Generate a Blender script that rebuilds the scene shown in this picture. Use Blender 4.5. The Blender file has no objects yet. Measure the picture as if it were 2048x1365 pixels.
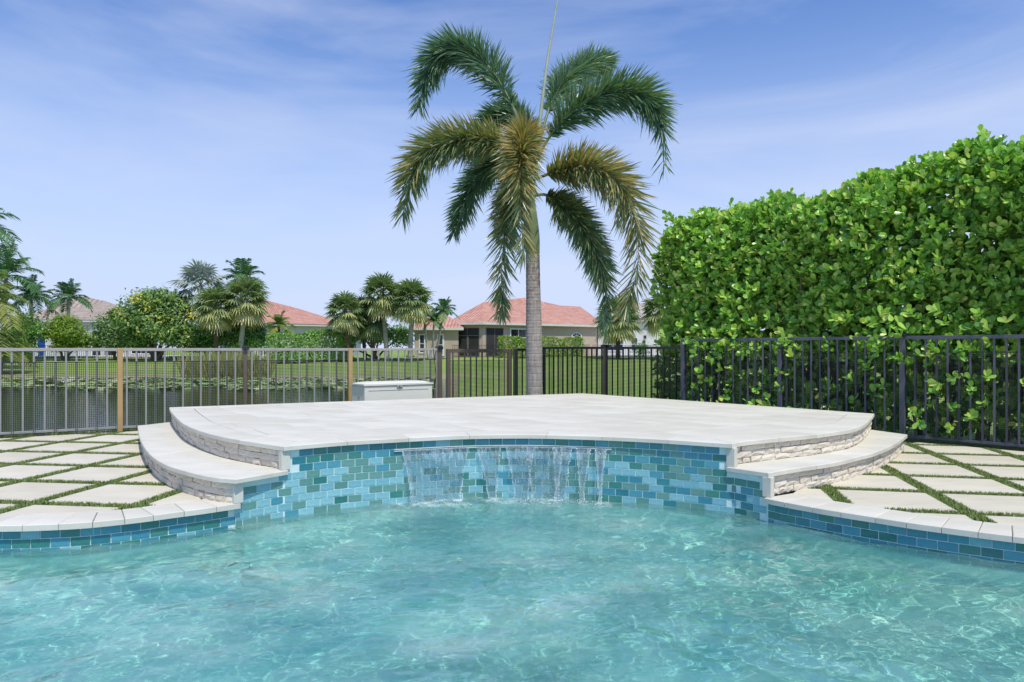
import bpy, math, random
import numpy as np
from mathutils import Vector, Matrix, noise as mnoise
RS = random.Random(7)
NR = np.random.RandomState(11)
scene = bpy.context.scene
COL = scene.collection

# ---------------------------------------------------------------- camera, world, sun, exposure
EYE = 1.22
cam_d = bpy.data.cameras.new('camera')
cam_d.sensor_width = 36.0
cam_d.lens = 36.0 * 1450 / 2048
cam_d.shift_y = 16.1 / 2048
cam_d.clip_start, cam_d.clip_end = 0.05, 3000
cam = bpy.data.objects.new('camera', cam_d)
COL.objects.link(cam)
cam.location = (0, 0, EYE)
cam.rotation_euler = (math.radians(90), 0, 0)
scene.camera = cam

SUN_EL, SUN_DIR = math.radians(62), (0.42, -0.907)      # compass direction towards the sun (x right, y away from camera)
world = bpy.data.worlds.new('World')
scene.world = world
world.use_nodes = True
nt = world.node_tree
nt.nodes.clear()
wo = nt.nodes.new('ShaderNodeOutputWorld')
bg = nt.nodes.new('ShaderNodeBackground')
sky = nt.nodes.new('ShaderNodeTexSky')
sky.sky_type = 'NISHITA'
sky.sun_disc = False
sky.sun_elevation = SUN_EL
sky.sun_rotation = math.atan2(SUN_DIR[0], SUN_DIR[1])
sky.altitude = 0
sky.air_density = 1.0
sky.dust_density = 0.6
sky.ozone_density = 3.0
tcw = nt.nodes.new('ShaderNodeTexCoord')
mpw = nt.nodes.new('ShaderNodeMapping')
mpw.inputs['Scale'].default_value = (1.0, 0.55, 4.2)
mpw.inputs['Rotation'].default_value = (0.0, 0.22, 0.5)
nzw = nt.nodes.new('ShaderNodeTexNoise')
nzw.inputs['Scale'].default_value = 1.7
nzw.inputs['Detail'].default_value = 6
nzw.inputs['Roughness'].default_value = 0.55
nzw.inputs['Distortion'].default_value = 0.6
rpw = nt.nodes.new('ShaderNodeMapRange')
rpw.inputs['From Min'].default_value = 0.43
rpw.inputs['From Max'].default_value = 0.80
rpw.inputs['To Min'].default_value = 0.0
rpw.inputs['To Max'].default_value = 0.66
mxw = nt.nodes.new('ShaderNodeMixRGB')
mxw.inputs['Color2'].default_value = (5.9, 6.5, 8.2, 1)
tnt = nt.nodes.new('ShaderNodeMixRGB')
tnt.blend_type = 'MULTIPLY'
tnt.inputs['Fac'].default_value = 1.0
tnt.inputs['Color2'].default_value = (0.88, 1.12, 1.52, 1)
nt.links.new(tcw.outputs['Generated'], mpw.inputs['Vector'])
nt.links.new(mpw.outputs['Vector'], nzw.inputs['Vector'])
nt.links.new(nzw.outputs['Fac'], rpw.inputs['Value'])
nt.links.new(rpw.outputs['Result'], mxw.inputs['Fac'])
nt.links.new(sky.outputs['Color'], tnt.inputs['Color1'])
hzs = nt.nodes.new('ShaderNodeSeparateXYZ')
hzr = nt.nodes.new('ShaderNodeMapRange')
hzr.interpolation_type = 'SMOOTHSTEP'
for k_, v_ in (('From Min', 0.0), ('From Max', 0.47), ('To Min', 1.0), ('To Max', 0.0)): hzr.inputs[k_].default_value = v_
hzm = nt.nodes.new('ShaderNodeMixRGB')
hzm.inputs['Color2'].default_value = (5.3, 6.2, 8.3, 1)
nt.links.new(tcw.outputs['Generated'], hzs.inputs['Vector'])
nt.links.new(hzs.outputs['Z'], hzr.inputs['Value'])
nt.links.new(hzr.outputs['Result'], hzm.inputs['Fac'])
nt.links.new(tnt.outputs['Color'], hzm.inputs['Color1'])
nt.links.new(hzm.outputs['Color'], mxw.inputs['Color1'])
nt.links.new(mxw.outputs['Color'], bg.inputs['Color'])
bg.inputs['Strength'].default_value = 0.11
nt.links.new(bg.outputs['Background'], wo.inputs['Surface'])

sun_d = bpy.data.lights.new('sun', 'SUN')
sun_d.energy = 3.6
sun_d.angle = math.radians(0.55)
sun_d.color = (1.0, 0.945, 0.83)
sun = bpy.data.objects.new('sun', sun_d)
COL.objects.link(sun)
_s = Vector((SUN_DIR[0] * math.cos(SUN_EL), SUN_DIR[1] * math.cos(SUN_EL), math.sin(SUN_EL))).normalized()
sun.rotation_euler = _s.to_track_quat('Z', 'Y').to_euler()
sun.location = (0, 0, 30)
try:
    sun_d.cycles.is_caustics_light = True
except Exception:
    pass

scene.view_settings.view_transform = 'Standard'
scene.view_settings.look = 'None'
scene.view_settings.exposure = 0.125
scene.view_settings.gamma = 1.0
scene.view_settings.use_curve_mapping = False
scene.render.engine = 'CYCLES'
scene.cycles.use_denoising = True
scene.cycles.max_bounces = 10
scene.cycles.transparent_max_bounces = 12
scene.cycles.transmission_bounces = 8
scene.cycles.diffuse_bounces = 4
scene.cycles.glossy_bounces = 4
scene.cycles.sample_clamp_indirect = 6.0

# ---------------------------------------------------------------- helpers
def obj_from_data(name, me, parent=None):
    o = bpy.data.objects.new(name, me)
    COL.objects.link(o)
    if parent is not None:
        o.parent = parent
    return o

def make_mesh(name, V, F, mat=None, smooth=False):
    me = bpy.data.meshes.new(name)
    me.from_pydata([tuple(map(float, v)) for v in V] if not isinstance(V, np.ndarray) else V.tolist(), [], F)
    if mat is not None:
        me.materials.append(mat)
    if smooth:
        me.polygons.foreach_set('use_smooth', [True] * len(me.polygons))
    me.update()
    return me

def np_mesh(name, V, F, mat=None, smooth=False, tint=None, tint_name='tint'):
    """fast mesh of equal-sided faces; V (n,3), F (m,k); tint: one value per face-corner-independent vertex"""
    V = np.asarray(V, dtype=np.float32); F = np.asarray(F, dtype=np.int32)
    me = bpy.data.meshes.new(name)
    me.vertices.add(len(V)); me.vertices.foreach_set('co', V.ravel())
    m, k = F.shape
    me.loops.add(m * k); me.loops.foreach_set('vertex_index', F.ravel())
    me.polygons.add(m)
    me.polygons.foreach_set('loop_start', np.arange(0, m * k, k, dtype=np.int32))
    if smooth:
        me.polygons.foreach_set('use_smooth', np.ones(m, dtype=bool))
    if mat is not None:
        me.materials.append(mat)
    me.update(calc_edges=True)
    if tint is not None:
        at = me.attributes.new(tint_name, 'FLOAT', 'POINT')
        at.data.foreach_set('value', np.asarray(tint, dtype=np.float32))
    return me

def tag(o, label=None, cat=None, group=None, kind=None):
    if label: o['label'] = label
    if cat: o['category'] = cat
    if group: o['group'] = group
    if kind: o['kind'] = kind
    return o

def empty(name, loc=(0, 0, 0), rz=0.0):
    o = bpy.data.objects.new(name, None)
    COL.objects.link(o)
    o.empty_display_size = 0.2
    o.location = loc
    o.rotation_euler = (0, 0, rz)
    return o

class MB:
    def __init__(self): self.v = []; self.f = []
    def add(self, V, F):
        n = len(self.v); self.v += [tuple(p) for p in V]; self.f += [tuple(i + n for i in q) for q in F]; return self
    def box(self, x0, x1, y0, y1, z0, z1, M=None):
        V = [(x0, y0, z0), (x1, y0, z0), (x1, y1, z0), (x0, y1, z0), (x0, y0, z1), (x1, y0, z1), (x1, y1, z1), (x0, y1, z1)]
        if M is not None: V = [tuple(M @ Vector(p)) for p in V]
        return self.add(V, [(0, 3, 2, 1), (4, 5, 6, 7), (0, 1, 5, 4), (1, 2, 6, 5), (2, 3, 7, 6), (3, 0, 4, 7)])
    def bbox(self, x0, x1, y0, y1, z0, z1, b, M=None):
        """box with chamfered edges on all sides (24 vertices)"""
        V = []; X = (x0, x1); Y = (y0, y1); Z = (z0, z1)
        idx = {}
        for i in (0, 1):
            for j in (0, 1):
                for k in (0, 1):
                    sx, sy, sz = (1 - 2 * i) * b, (1 - 2 * j) * b, (1 - 2 * k) * b
                    for a, p in (('x', (X[i], Y[j] + sy, Z[k] + sz)), ('y', (X[i] + sx, Y[j], Z[k] + sz)), ('z', (X[i] + sx, Y[j] + sy, Z[k]))):
                        idx[(i, j, k, a)] = len(V); V.append(p)
        F = []
        def q(*ks): F.append(tuple(idx[k] for k in ks))
        for i in (0, 1):
            r = [(i, 0, 0, 'x'), (i, 1, 0, 'x'), (i, 1, 1, 'x'), (i, 0, 1, 'x')]; q(*(r if i else r[::-1]))
            r = [(0, i, 0, 'y'), (0, i, 1, 'y'), (1, i, 1, 'y'), (1, i, 0, 'y')]; q(*(r if i else r[::-1]))
            r = [(0, 0, i, 'z'), (1, 0, i, 'z'), (1, 1, i, 'z'), (0, 1, i, 'z')]; q(*(r if i else r[::-1]))
        for i in (0, 1):
            for j in (0, 1):
                r = [(i, j, 0, 'x'), (i, j, 0, 'y'), (i, j, 1, 'y'), (i, j, 1, 'x')]; q(*(r if (i + j) % 2 else r[::-1]))
                r = [(i, 0, j, 'x'), (i, 0, j, 'z'), (i, 1, j, 'z'), (i, 1, j, 'x')]; q(*(r[::-1] if (i + j) % 2 else r))
                r = [(0, i, j, 'y'), (0, i, j, 'z'), (1, i, j, 'z'), (1, i, j, 'y')]; q(*(r if (i + j) % 2 else r[::-1]))
                for k in (0, 1):
                    r = [(i, j, k, 'x'), (i, j, k, 'y'), (i, j, k, 'z')]; q(*(r if (i + j + k) % 2 else r[::-1]))
        if M is not None: V = [tuple(M @ Vector(p)) for p in V]
        return self.add(V, F)
    def prism(self, poly, z0, z1, bev=0.0):
        n = len(poly)
        if bev > 0:
            inn = offset_poly(poly, bev)
            V = [(x, y, z0) for x, y in poly] + [(x, y, z1 - bev) for x, y in poly] + [(x, y, z1) for x, y in inn]
            F = [tuple(range(n))[::-1], tuple(range(2 * n, 3 * n))]
            for i in range(n):
                j = (i + 1) % n
                F += [(i, j, n + j, n + i), (n + i, n + j, 2 * n + j, 2 * n + i)]
        else:
            V = [(x, y, z0) for x, y in poly] + [(x, y, z1) for x, y in poly]
            F = [tuple(range(n))[::-1], tuple(range(n, 2 * n))] + [(i, (i + 1) % n, n + (i + 1) % n, n + i) for i in range(n)]
        return self.add(V, F)
    def tube(self, pts, radii, n=8, cap=True):
        pts = [Vector(p) for p in pts]; V = []; F = []
        up = Vector((0, 0, 1))
        prev = None
        for i, p in enumerate(pts):
            t = (pts[min(i + 1, len(pts) - 1)] - pts[max(i - 1, 0)]).normalized()
            if prev is None:
                a = t.orthogonal().normalized()
            else:
                a = (prev - t * prev.dot(t)).normalized()
            prev = a; b = t.cross(a)
            r = radii[i] if hasattr(radii, '__len__') else radii
            for k in range(n):
                an = 2 * math.pi * k / n
                V.append(tuple(p + (a * math.cos(an) + b * math.sin(an)) * r))
        for i in range(len(pts) - 1):
            for k in range(n):
                F.append((i * n + k, i * n + (k + 1) % n, (i + 1) * n + (k + 1) % n, (i + 1) * n + k))
        if cap:
            F.append(tuple(range(n))[::-1]); F.append(tuple(range((len(pts) - 1) * n, len(pts) * n)))
        return self.add(V, F)
    def build(self, name, mat, parent=None, smooth=False):
        return obj_from_data(name, make_mesh(name, self.v, self.f, mat, smooth), parent)

def area2(poly):
    return sum(poly[i][0] * poly[(i + 1) % len(poly)][1] - poly[(i + 1) % len(poly)][0] * poly[i][1] for i in range(len(poly)))

def offset_poly(poly, d):
    """inset a counter-clockwise polygon by d (mitred)"""
    n = len(poly); out = []
    for i in range(n):
        p0, p1, p2 = poly[i - 1], poly[i], poly[(i + 1) % n]
        a = np.array([p1[0] - p0[0], p1[1] - p0[1]]); b = np.array([p2[0] - p1[0], p2[1] - p1[1]])
        la, lb = np.hypot(*a), np.hypot(*b)
        if la < 1e-7 or lb < 1e-7: out.append(tuple(p1)); continue
        na = np.array([-a[1], a[0]]) / la; nb = np.array([-b[1], b[0]]) / lb
        m = na + nb; k = m @ m
        if k < 0.3: out.append((p1[0] + na[0] * d, p1[1] + na[1] * d)); continue
        m = m * (2 / k)
        out.append((p1[0] + m[0] * d, p1[1] + m[1] * d))
    return out

def clip_convex(subject, clip):
    """Sutherland-Hodgman; clip convex, counter-clockwise"""
    out = [tuple(p) for p in subject]
    for i in range(len(clip)):
        a, b = clip[i], clip[(i + 1) % len(clip)]
        inp, out = out, []
        if not inp: break
        def side(p): return (b[0] - a[0]) * (p[1] - a[1]) - (b[1] - a[1]) * (p[0] - a[0])
        for j in range(len(inp)):
            p, q = inp[j - 1], inp[j]
            sp, sq = side(p), side(q)
            if sq >= 0:
                if sp < 0: t = sp / (sp - sq); out.append((p[0] + (q[0] - p[0]) * t, p[1] + (q[1] - p[1]) * t))
                out.append(q)
            elif sp >= 0:
                t = sp / (sp - sq); out.append((p[0] + (q[0] - p[0]) * t, p[1] + (q[1] - p[1]) * t))
    res = []
    for p in out:
        if not res or math.hypot(p[0] - res[-1][0], p[1] - res[-1][1]) > 1e-4: res.append(p)
    if len(res) > 2 and math.hypot(res[0][0] - res[-1][0], res[0][1] - res[-1][1]) < 1e-4: res.pop()
    return res

def in_poly(P, poly):
    x, y = P[:, 0], P[:, 1]; ins = np.zeros(len(P), bool); n = len(poly)
    for i in range(n):
        x1, y1 = poly[i]; x2, y2 = poly[(i + 1) % n]
        c = ((y1 > y) != (y2 > y))
        with np.errstate(divide='ignore', invalid='ignore'):
            xi = (x2 - x1) * (y - y1) / (y2 - y1) + x1
        ins ^= c & (x < xi)
    return ins

def catmull(pts, n=8):
    P = [np.array(p, float) for p in pts]; P = [2 * P[0] - P[1]] + P + [2 * P[-1] - P[-2]]; out = []
    for i in range(1, len(P) - 2):
        for k in range(n):
            t = k / n
            out.append(0.5 * ((2 * P[i]) + (P[i + 1] - P[i - 1]) * t + (2 * P[i - 1] - 5 * P[i] + 4 * P[i + 1] - P[i + 2]) * t * t
                              + (3 * P[i] - P[i - 1] - 3 * P[i + 1] + P[i + 2]) * t ** 3))
    out.append(P[-2])
    return np.array(out)

def resample(c, n):
    c = np.asarray(c, float); s = np.r_[0, np.cumsum(np.hypot(*np.diff(c[:, :2], axis=0).T))]
    t = np.linspace(0, s[-1], n)
    return np.stack([np.interp(t, s, c[:, k]) for k in range(c.shape[1])], 1)

def curve_len(c): return float(np.hypot(*np.diff(np.asarray(c)[:, :2], axis=0).T).sum())

def offset_curve(c, d):
    """shift an open polyline to its left by d"""
    c = np.asarray(c, float); t = np.gradient(c, axis=0); t /= np.linalg.norm(t, axis=1)[:, None]
    return c + np.stack([-t[:, 1], t[:, 0]], 1) * d

class Curve:
    def __init__(self, c):
        self.c = np.asarray(c, float); self.s = np.r_[0, np.cumsum(np.hypot(*np.diff(self.c, axis=0).T))]; self.L = self.s[-1]
    def at(self, s):
        p = np.array([np.interp(s, self.s, self.c[:, 0]), np.interp(s, self.s, self.c[:, 1])])
        e = 0.02
        q0 = np.array([np.interp(s - e, self.s, self.c[:, k]) for k in (0, 1)]); q1 = np.array([np.interp(s + e, self.s, self.c[:, k]) for k in (0, 1)])
        t = q1 - q0; t /= np.linalg.norm(t)
        return p, t

# ---------------------------------------------------------------- materials
class NT:
    def __init__(self, name):
        self.m = bpy.data.materials.new(name); self.m.use_nodes = True; self.t = self.m.node_tree
        self.b = self.t.nodes['Principled BSDF']; self.out = self.t.nodes['Material Output']
    def n(self, typ, **kw):
        o = self.t.nodes.new(typ)
        for k, v in kw.items():
            if k in o.inputs.keys(): o.inputs[k].default_value = v
            else: setattr(o, k, v)
        return o
    def l(self, a, b): self.t.links.new(a, b)
    def coords(self, scale=(1, 1, 1), kind='Object', rot=(0, 0, 0)):
        tc = self.n('ShaderNodeTexCoord'); mp = self.n('ShaderNodeMapping')
        mp.inputs['Scale'].default_value = scale; mp.inputs['Rotation'].default_value = rot
        self.l(tc.outputs[kind], mp.inputs['Vector']); return mp.outputs['Vector']
    def noise(self, vec, scale, detail=4, rough=0.55, dist=0.0):
        z = self.n('ShaderNodeTexNoise'); z.inputs['Scale'].default_value = scale; z.inputs['Detail'].default_value = detail
        z.inputs['Roughness'].default_value = rough; z.inputs['Distortion'].default_value = dist
        if vec is not None: self.l(vec, z.inputs['Vector'])
        return z.outputs['Fac']
    def ramp(self, fac, stops):
        r = self.n('ShaderNodeValToRGB'); e = r.color_ramp.elements
        while len(e) < len(stops): e.new(0.5)
        for i, (p, c) in enumerate(stops): e[i].position = p; e[i].color = (*c, 1) if len(c) == 3 else c
        self.l(fac, r.inputs['Fac']); return r.outputs['Color']
    def mix(self, fac, a, b, mode='MIX'):
        m = self.n('ShaderNodeMixRGB'); m.blend_type = mode
        for s, k in ((fac, 'Fac'), (a, 'Color1'), (b, 'Color2')):
            if isinstance(s, (int, float)): m.inputs[k].default_value = s
            elif isinstance(s, tuple): m.inputs[k].default_value = (*s, 1)
            else: self.l(s, m.inputs[k])
        return m.outputs['Color']
    def math(self, op, a, b=None):
        m = self.n('ShaderNodeMath'); m.operation = op
        for i, s in enumerate((a, b)):
            if s is None: continue
            if isinstance(s, (int, float)): m.inputs[i].default_value = s
            else: self.l(s, m.inputs[i])
        return m.outputs[0]
    def bump(self, h, strength=0.3, dist=0.01):
        b = self.n('ShaderNodeBump'); b.inputs['Strength'].default_value = strength; b.inputs['Distance'].default_value = dist
        self.l(h, b.inputs['Height']); self.l(b.outputs['Normal'], self.b.inputs['Normal']); return b
    def base(self, c, rough=None, metal=None, spec=None):
        if isinstance(c, tuple): self.b.inputs['Base Color'].default_value = (*c, 1)
        else: self.l(c, self.b.inputs['Base Color'])
        if rough is not None: self.b.inputs['Roughness'].default_value = rough
        if metal is not None: self.b.inputs['Metallic'].default_value = metal
        if spec is not None: self.b.inputs['Specular IOR Level'].default_value = spec
        return self
    def random(self):
        return self.n('ShaderNodeObjectInfo').outputs['Random']
    def attr(self, name):
        a = self.n('ShaderNodeAttribute'); a.attribute_name = name; return a.outputs['Fac']

def plain(name, c, rough=0.6, metal=0.0, var=0.12, nscale=6.0, bump=0.0, spec=0.4, bscale=None):
    """solid colour with slight grain so no surface is perfectly flat"""
    t = NT(name); v = t.coords()
    z = t.noise(v, nscale, 5)
    lo = tuple(max(0, x * (1 - var)) for x in c); hi = tuple(min(1, x * (1 + var)) for x in c)
    t.base(t.ramp(z, [(0.3, lo), (0.7, hi)]), rough, metal, spec)
    if bump: t.bump(t.noise(v, bscale or nscale * 6, 4), bump, 0.01)
    return t.m

def m_travertine(name, c=(0.63, 0.615, 0.55), gi=True, rnd=0.08):
    t = NT(name); v = t.coords(kind='Object')
    z = t.noise(t.coords((0.7, 2.6, 1.0), rot=(0, 0, 0.55)), 2.2, 7, 0.6, 0.8)
    z2 = t.noise(v, 1.1, 3)
    a = t.ramp(z, [(0.28, tuple(x * 0.80 for x in c)), (0.52, c), (0.75, tuple(min(1, x * 1.08) for x in c))])
    a = t.mix(0.4, a, t.ramp(z2, [(0.3, (c[0] * 0.86, c[1] * 0.83, c[2] * 0.78)), (0.7, tuple(min(1, x * 1.05) for x in c))]))
    if gi:
        r = t.random()
        a = t.mix(1.0, a, t.ramp(r, [(0.0, (1 - rnd, 1 - rnd * 1.1, 1 - rnd * 1.4)), (1.0, (1 + rnd * 0.3, 1 + rnd * 0.3, 1 + rnd * 0.3))]), 'MULTIPLY')
    pit = t.noise(v, 90, 3)
    pr = t.ramp(pit, [(0.28, (0.55, 0.52, 0.48)), (0.36, (1, 1, 1))])
    a = t.mix(0.5, a, t.mix(1.0, a, pr, 'MULTIPLY'))
    t.base(a, 0.72, spec=0.3)
    t.bump(t.noise(v, 70, 4), 0.12, 0.004)
    return t.m

M = {}
M['trav'] = m_travertine('travertine')
M['coping'] = m_travertine('coping_stone', (0.64, 0.625, 0.56))
M['paver'] = m_travertine('limestone_paver', (0.61, 0.575, 0.475), rnd=0.07)
def m_ledger():
    t = NT('split_face_stone'); v = t.coords()
    r = t.random()
    c = t.ramp(r, [(0.0, (0.62, 0.54, 0.42)), (0.35, (0.76, 0.70, 0.59)), (0.6, (0.66, 0.57, 0.43)), (0.8, (0.80, 0.75, 0.65)), (1.0, (0.58, 0.48, 0.36))])
    c = t.mix(0.55, c, t.ramp(t.noise(v, 14, 6, 0.65), [(0.3, (0.44, 0.38, 0.30)), (0.55, (0.74, 0.69, 0.60)), (0.75, (0.82, 0.79, 0.72))]))
    t.base(c, 0.85, spec=0.2)
    t.bump(t.noise(v, 35, 6, 0.65), 0.5, 0.010)
    return t.m
M['ledger'] = m_ledger()
M['mortar'] = plain('dark_joint', (0.20, 0.185, 0.165), 0.95, bump=0.3)
M['grout'] = plain('pale_blue_grout', (0.60, 0.75, 0.74), 0.8, var=0.06, nscale=20)
def m_tile(name, c, c2):
    t = NT(name); v = t.coords()
    r = t.random()
    a = t.ramp(r, [(0.0, c), (1.0, c2)])
    z = t.noise(t.coords((14, 14, 40)), 1.5, 4, 0.6, 1.2)
    a = t.mix(0.45, a, t.mix(1.0, a, t.ramp(z, [(0.3, (0.62, 0.7, 0.75)), (0.7, (1.25, 1.2, 1.15))]), 'MULTIPLY'))
    t.base(a, 0.13, spec=0.6)
    t.b.inputs['Coat Weight'].default_value = 0.5
    t.b.inputs['Coat Roughness'].default_value = 0.04
    t.bump(t.noise(v, 25, 2), 0.10, 0.003)
    return t.m
TILES = [m_tile('glass_tile_aqua', (0.165, 0.415, 0.485), (0.26, 0.53, 0.585)),
         m_tile('glass_tile_blue', (0.04, 0.24, 0.33), (0.08, 0.32, 0.40)),
         m_tile('glass_tile_sage', (0.085, 0.245, 0.22), (0.14, 0.325, 0.29)),
         m_tile('glass_tile_green', (0.02, 0.17, 0.16), (0.05, 0.24, 0.20)),
         m_tile('glass_tile_teal', (0.015, 0.17, 0.22), (0.04, 0.25, 0.29))]  # blue and teal kinds darkened to carry the shade under the coping
def m_plaster():
    t = NT('aqua_pool_plaster'); v = t.coords()
    c = t.ramp(t.noise(v, 1.1, 5, 0.6), [(0.34, (0.12, 0.47, 0.42)), (0.5, (0.30, 0.68, 0.59)), (0.66, (0.54, 0.83, 0.72))])
    c = t.mix(0.35, c, t.ramp(t.noise(v, 60, 3), [(0.35, (0.26, 0.60, 0.55)), (0.65, (0.55, 0.82, 0.76))]))
    t.base(c, 0.9)
    return t.m
M['plaster'] = m_plaster()
def m_water():
    t = NT('pool_water')
    t.base((0.86, 0.99, 0.985), 0.0)
    t.b.inputs['Transmission Weight'].default_value = 1.0
    t.b.inputs['IOR'].default_value = 1.333
    v = t.coords()
    milky = t.n('ShaderNodeBsdfDiffuse')                 # diffuse turquoise mixed in to soften the caustics; whitened to foam at the falls
    cl = t.ramp(t.noise(t.coords((1, 1.5, 1)), 1.3, 5, 0.6), [(0.32, (0.12, 0.48, 0.44)), (0.55, (0.36, 0.74, 0.65)), (0.72, (0.68, 0.90, 0.80))])
    fz = t.n('ShaderNodeMapRange'); t.l(t.noise(t.coords((1, 1, 1)), 7.0, 6, 0.7), fz.inputs['Value'])
    for k_, v_ in (('From Min', 0.38), ('From Max', 0.68), ('To Min', 0.15), ('To Max', 1.0)): fz.inputs[k_].default_value = v_
    foam = t.math('MULTIPLY', t.attr('tint'), fz.outputs['Result'])
    t.l(t.mix(foam, cl, (0.80, 0.92, 0.92)), milky.inputs['Color'])
    amt = t.n('ShaderNodeMapRange'); t.l(t.noise(t.coords((1, 1.8, 1)), 1.0, 6, 0.62), amt.inputs['Value'])
    for k_, v_ in (('From Min', 0.3), ('From Max', 0.72), ('To Min', 0.15), ('To Max', 0.40)): amt.inputs[k_].default_value = v_
    sxx = t.n('ShaderNodeSeparateXYZ'); t.l(v, sxx.inputs['Vector'])        # milky share falls towards the right, so that end is darker
    right_fade = t.n('ShaderNodeMapRange'); t.l(sxx.outputs['X'], right_fade.inputs['Value'])
    for k_, v_ in (('From Min', 0.2), ('From Max', 2.6), ('To Min', 1.0), ('To Max', 0.55)): right_fade.inputs[k_].default_value = v_
    gl = t.n('ShaderNodeBsdfGlossy'); gl.inputs['Roughness'].default_value = 0.02
    fr = t.n('ShaderNodeFresnel'); fr.inputs['IOR'].default_value = 1.333
    m0 = t.n('ShaderNodeMixShader'); t.l(fr.outputs['Fac'], m0.inputs['Fac']); t.l(milky.outputs['BSDF'], m0.inputs[1]); t.l(gl.outputs['BSDF'], m0.inputs[2])
    ms = t.n('ShaderNodeMixShader'); t.l(t.math('MAXIMUM', t.math('MULTIPLY', amt.outputs['Result'], right_fade.outputs['Result']), t.math('MULTIPLY', foam, 0.85)), ms.inputs['Fac'])
    t.l(t.b.outputs['BSDF'], ms.inputs[1]); t.l(m0.outputs['Shader'], ms.inputs[2]); t.l(ms.outputs['Shader'], t.out.inputs['Surface'])
    return t.m
M['water'] = m_water()
def m_pond():
    t = NT('lake_water'); v = t.coords((1, 0.35, 1))
    t.base((0.012, 0.022, 0.016), 0.04, spec=0.5)
    t.b.inputs['IOR'].default_value = 1.33
    h = t.math('ADD', t.noise(v, 5.0, 3), t.math('MULTIPLY', t.noise(v, 22.0, 2), 0.35))
    t.bump(h, 0.22, 0.05)
    return t.m
M['pond'] = m_pond()
def m_grass():
    t = NT('lawn_grass'); v = t.coords()
    a = t.ramp(t.noise(v, 0.16, 6, 0.65), [(0.3, (0.17, 0.26, 0.06)), (0.48, (0.23, 0.34, 0.08)), (0.62, (0.34, 0.37, 0.13)), (0.78, (0.42, 0.36, 0.19))])
    a = t.mix(0.5, a, t.ramp(t.noise(v, 9, 5, 0.7), [(0.3, (0.11, 0.19, 0.035)), (0.7, (0.28, 0.39, 0.09))]))
    sz = t.n('ShaderNodeSeparateXYZ'); t.l(v, sz.inputs['Vector'])
    mr = t.n('ShaderNodeMapRange'); t.l(t.math('ADD', sz.outputs['Z'], t.math('MULTIPLY', t.noise(v, 1.4, 4), 0.16)), mr.inputs['Value'])
    mr.inputs['From Min'].default_value = -0.34; mr.inputs['From Max'].default_value = -0.27; mr.inputs['To Min'].default_value = 0.85; mr.inputs['To Max'].default_value = 0.0
    a = t.mix(mr.outputs['Result'], a, (0.30, 0.25, 0.17))
    t.base(a, 0.9, spec=0.15)
    t.bump(t.noise(v, 30, 4), 0.6, 0.05)
    return t.m
M['grass'] = m_grass()
M['soil'] = plain('sandy_soil', (0.22, 0.19, 0.14), 0.95, var=0.3, nscale=3, bump=0.4)
def m_leaf(name, stops, rough=0.45, trans=0.35, spec=0.45):
    """leaf colour by the per-leaf attribute 'tint'"""
    t = NT(name)
    c = t.ramp(t.attr('tint'), stops)
    t.base(c, rough, spec=spec)
    tr = t.n('ShaderNodeBsdfTranslucent')
    t.l(t.mix(1.0, c, (1.05, 1.3, 0.5), 'MULTIPLY'), tr.inputs['Color'])
    ms = t.n('ShaderNodeMixShader'); ms.inputs['Fac'].default_value = trans
    t.l(t.b.outputs['BSDF'], ms.inputs[1]); t.l(tr.outputs['BSDF'], ms.inputs[2]); t.l(ms.outputs['Shader'], t.out.inputs['Surface'])
    return t.m
M['turf'] = m_leaf('artificial_turf', [(0.0, (0.08, 0.14, 0.03)), (0.6, (0.19, 0.27, 0.07)), (1.0, (0.33, 0.36, 0.13))], 0.5, 0.2)
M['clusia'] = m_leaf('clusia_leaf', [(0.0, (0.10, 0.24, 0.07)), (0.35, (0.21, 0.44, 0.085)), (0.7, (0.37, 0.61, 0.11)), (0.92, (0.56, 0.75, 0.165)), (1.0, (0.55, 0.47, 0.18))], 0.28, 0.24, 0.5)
M['foxtail'] = m_leaf('foxtail_leaflet', [(0.0, (0.08, 0.17, 0.12)), (0.35, (0.15, 0.26, 0.14)), (0.6, (0.23, 0.25, 0.10)), (0.82, (0.42, 0.37, 0.17)), (1.0, (0.55, 0.35, 0.11))], 0.32, 0.25)
M['palm_far'] = m_leaf('palm_frond', [(0.0, (0.07, 0.15, 0.075)), (0.5, (0.22, 0.29, 0.13)), (0.8, (0.45, 0.45, 0.17)), (1.0, (0.62, 0.54, 0.31))], 0.45, 0.25)
M['palm_green'] = m_leaf('green_palm_frond', [(0.0, (0.06, 0.15, 0.07)), (0.6, (0.13, 0.28, 0.10)), (1.0, (0.36, 0.42, 0.12))], 0.4, 0.25)
M['palm_yellow'] = m_leaf('yellow_green_frond', [(0.0, (0.10, 0.18, 0.05)), (0.5, (0.28, 0.35, 0.09)), (1.0, (0.52, 0.47, 0.14))], 0.45, 0.35)
M['silver'] = m_leaf('silver_palm_frond', [(0.0, (0.20, 0.25, 0.24)), (0.6, (0.38, 0.43, 0.42)), (1.0, (0.58, 0.62, 0.60))], 0.5, 0.15)
M['tree_leaf'] = m_leaf('tree_leaf', [(0.0, (0.06, 0.13, 0.06)), (0.5, (0.16, 0.28, 0.08)), (0.8, (0.28, 0.42, 0.09)), (1.0, (0.68, 0.58, 0.09))], 0.4, 0.25)
M['shrub_leaf'] = m_leaf('shrub_leaf', [(0.0, (0.07, 0.17, 0.045)), (0.5, (0.20, 0.38, 0.08)), (1.0, (0.42, 0.58, 0.13))], 0.4, 0.3)
M['lime_leaf'] = m_leaf('lime_leaf', [(0.0, (0.08, 0.17, 0.025)), (0.5, (0.20, 0.33, 0.035)), (1.0, (0.40, 0.44, 0.06))], 0.4, 0.3)
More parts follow.
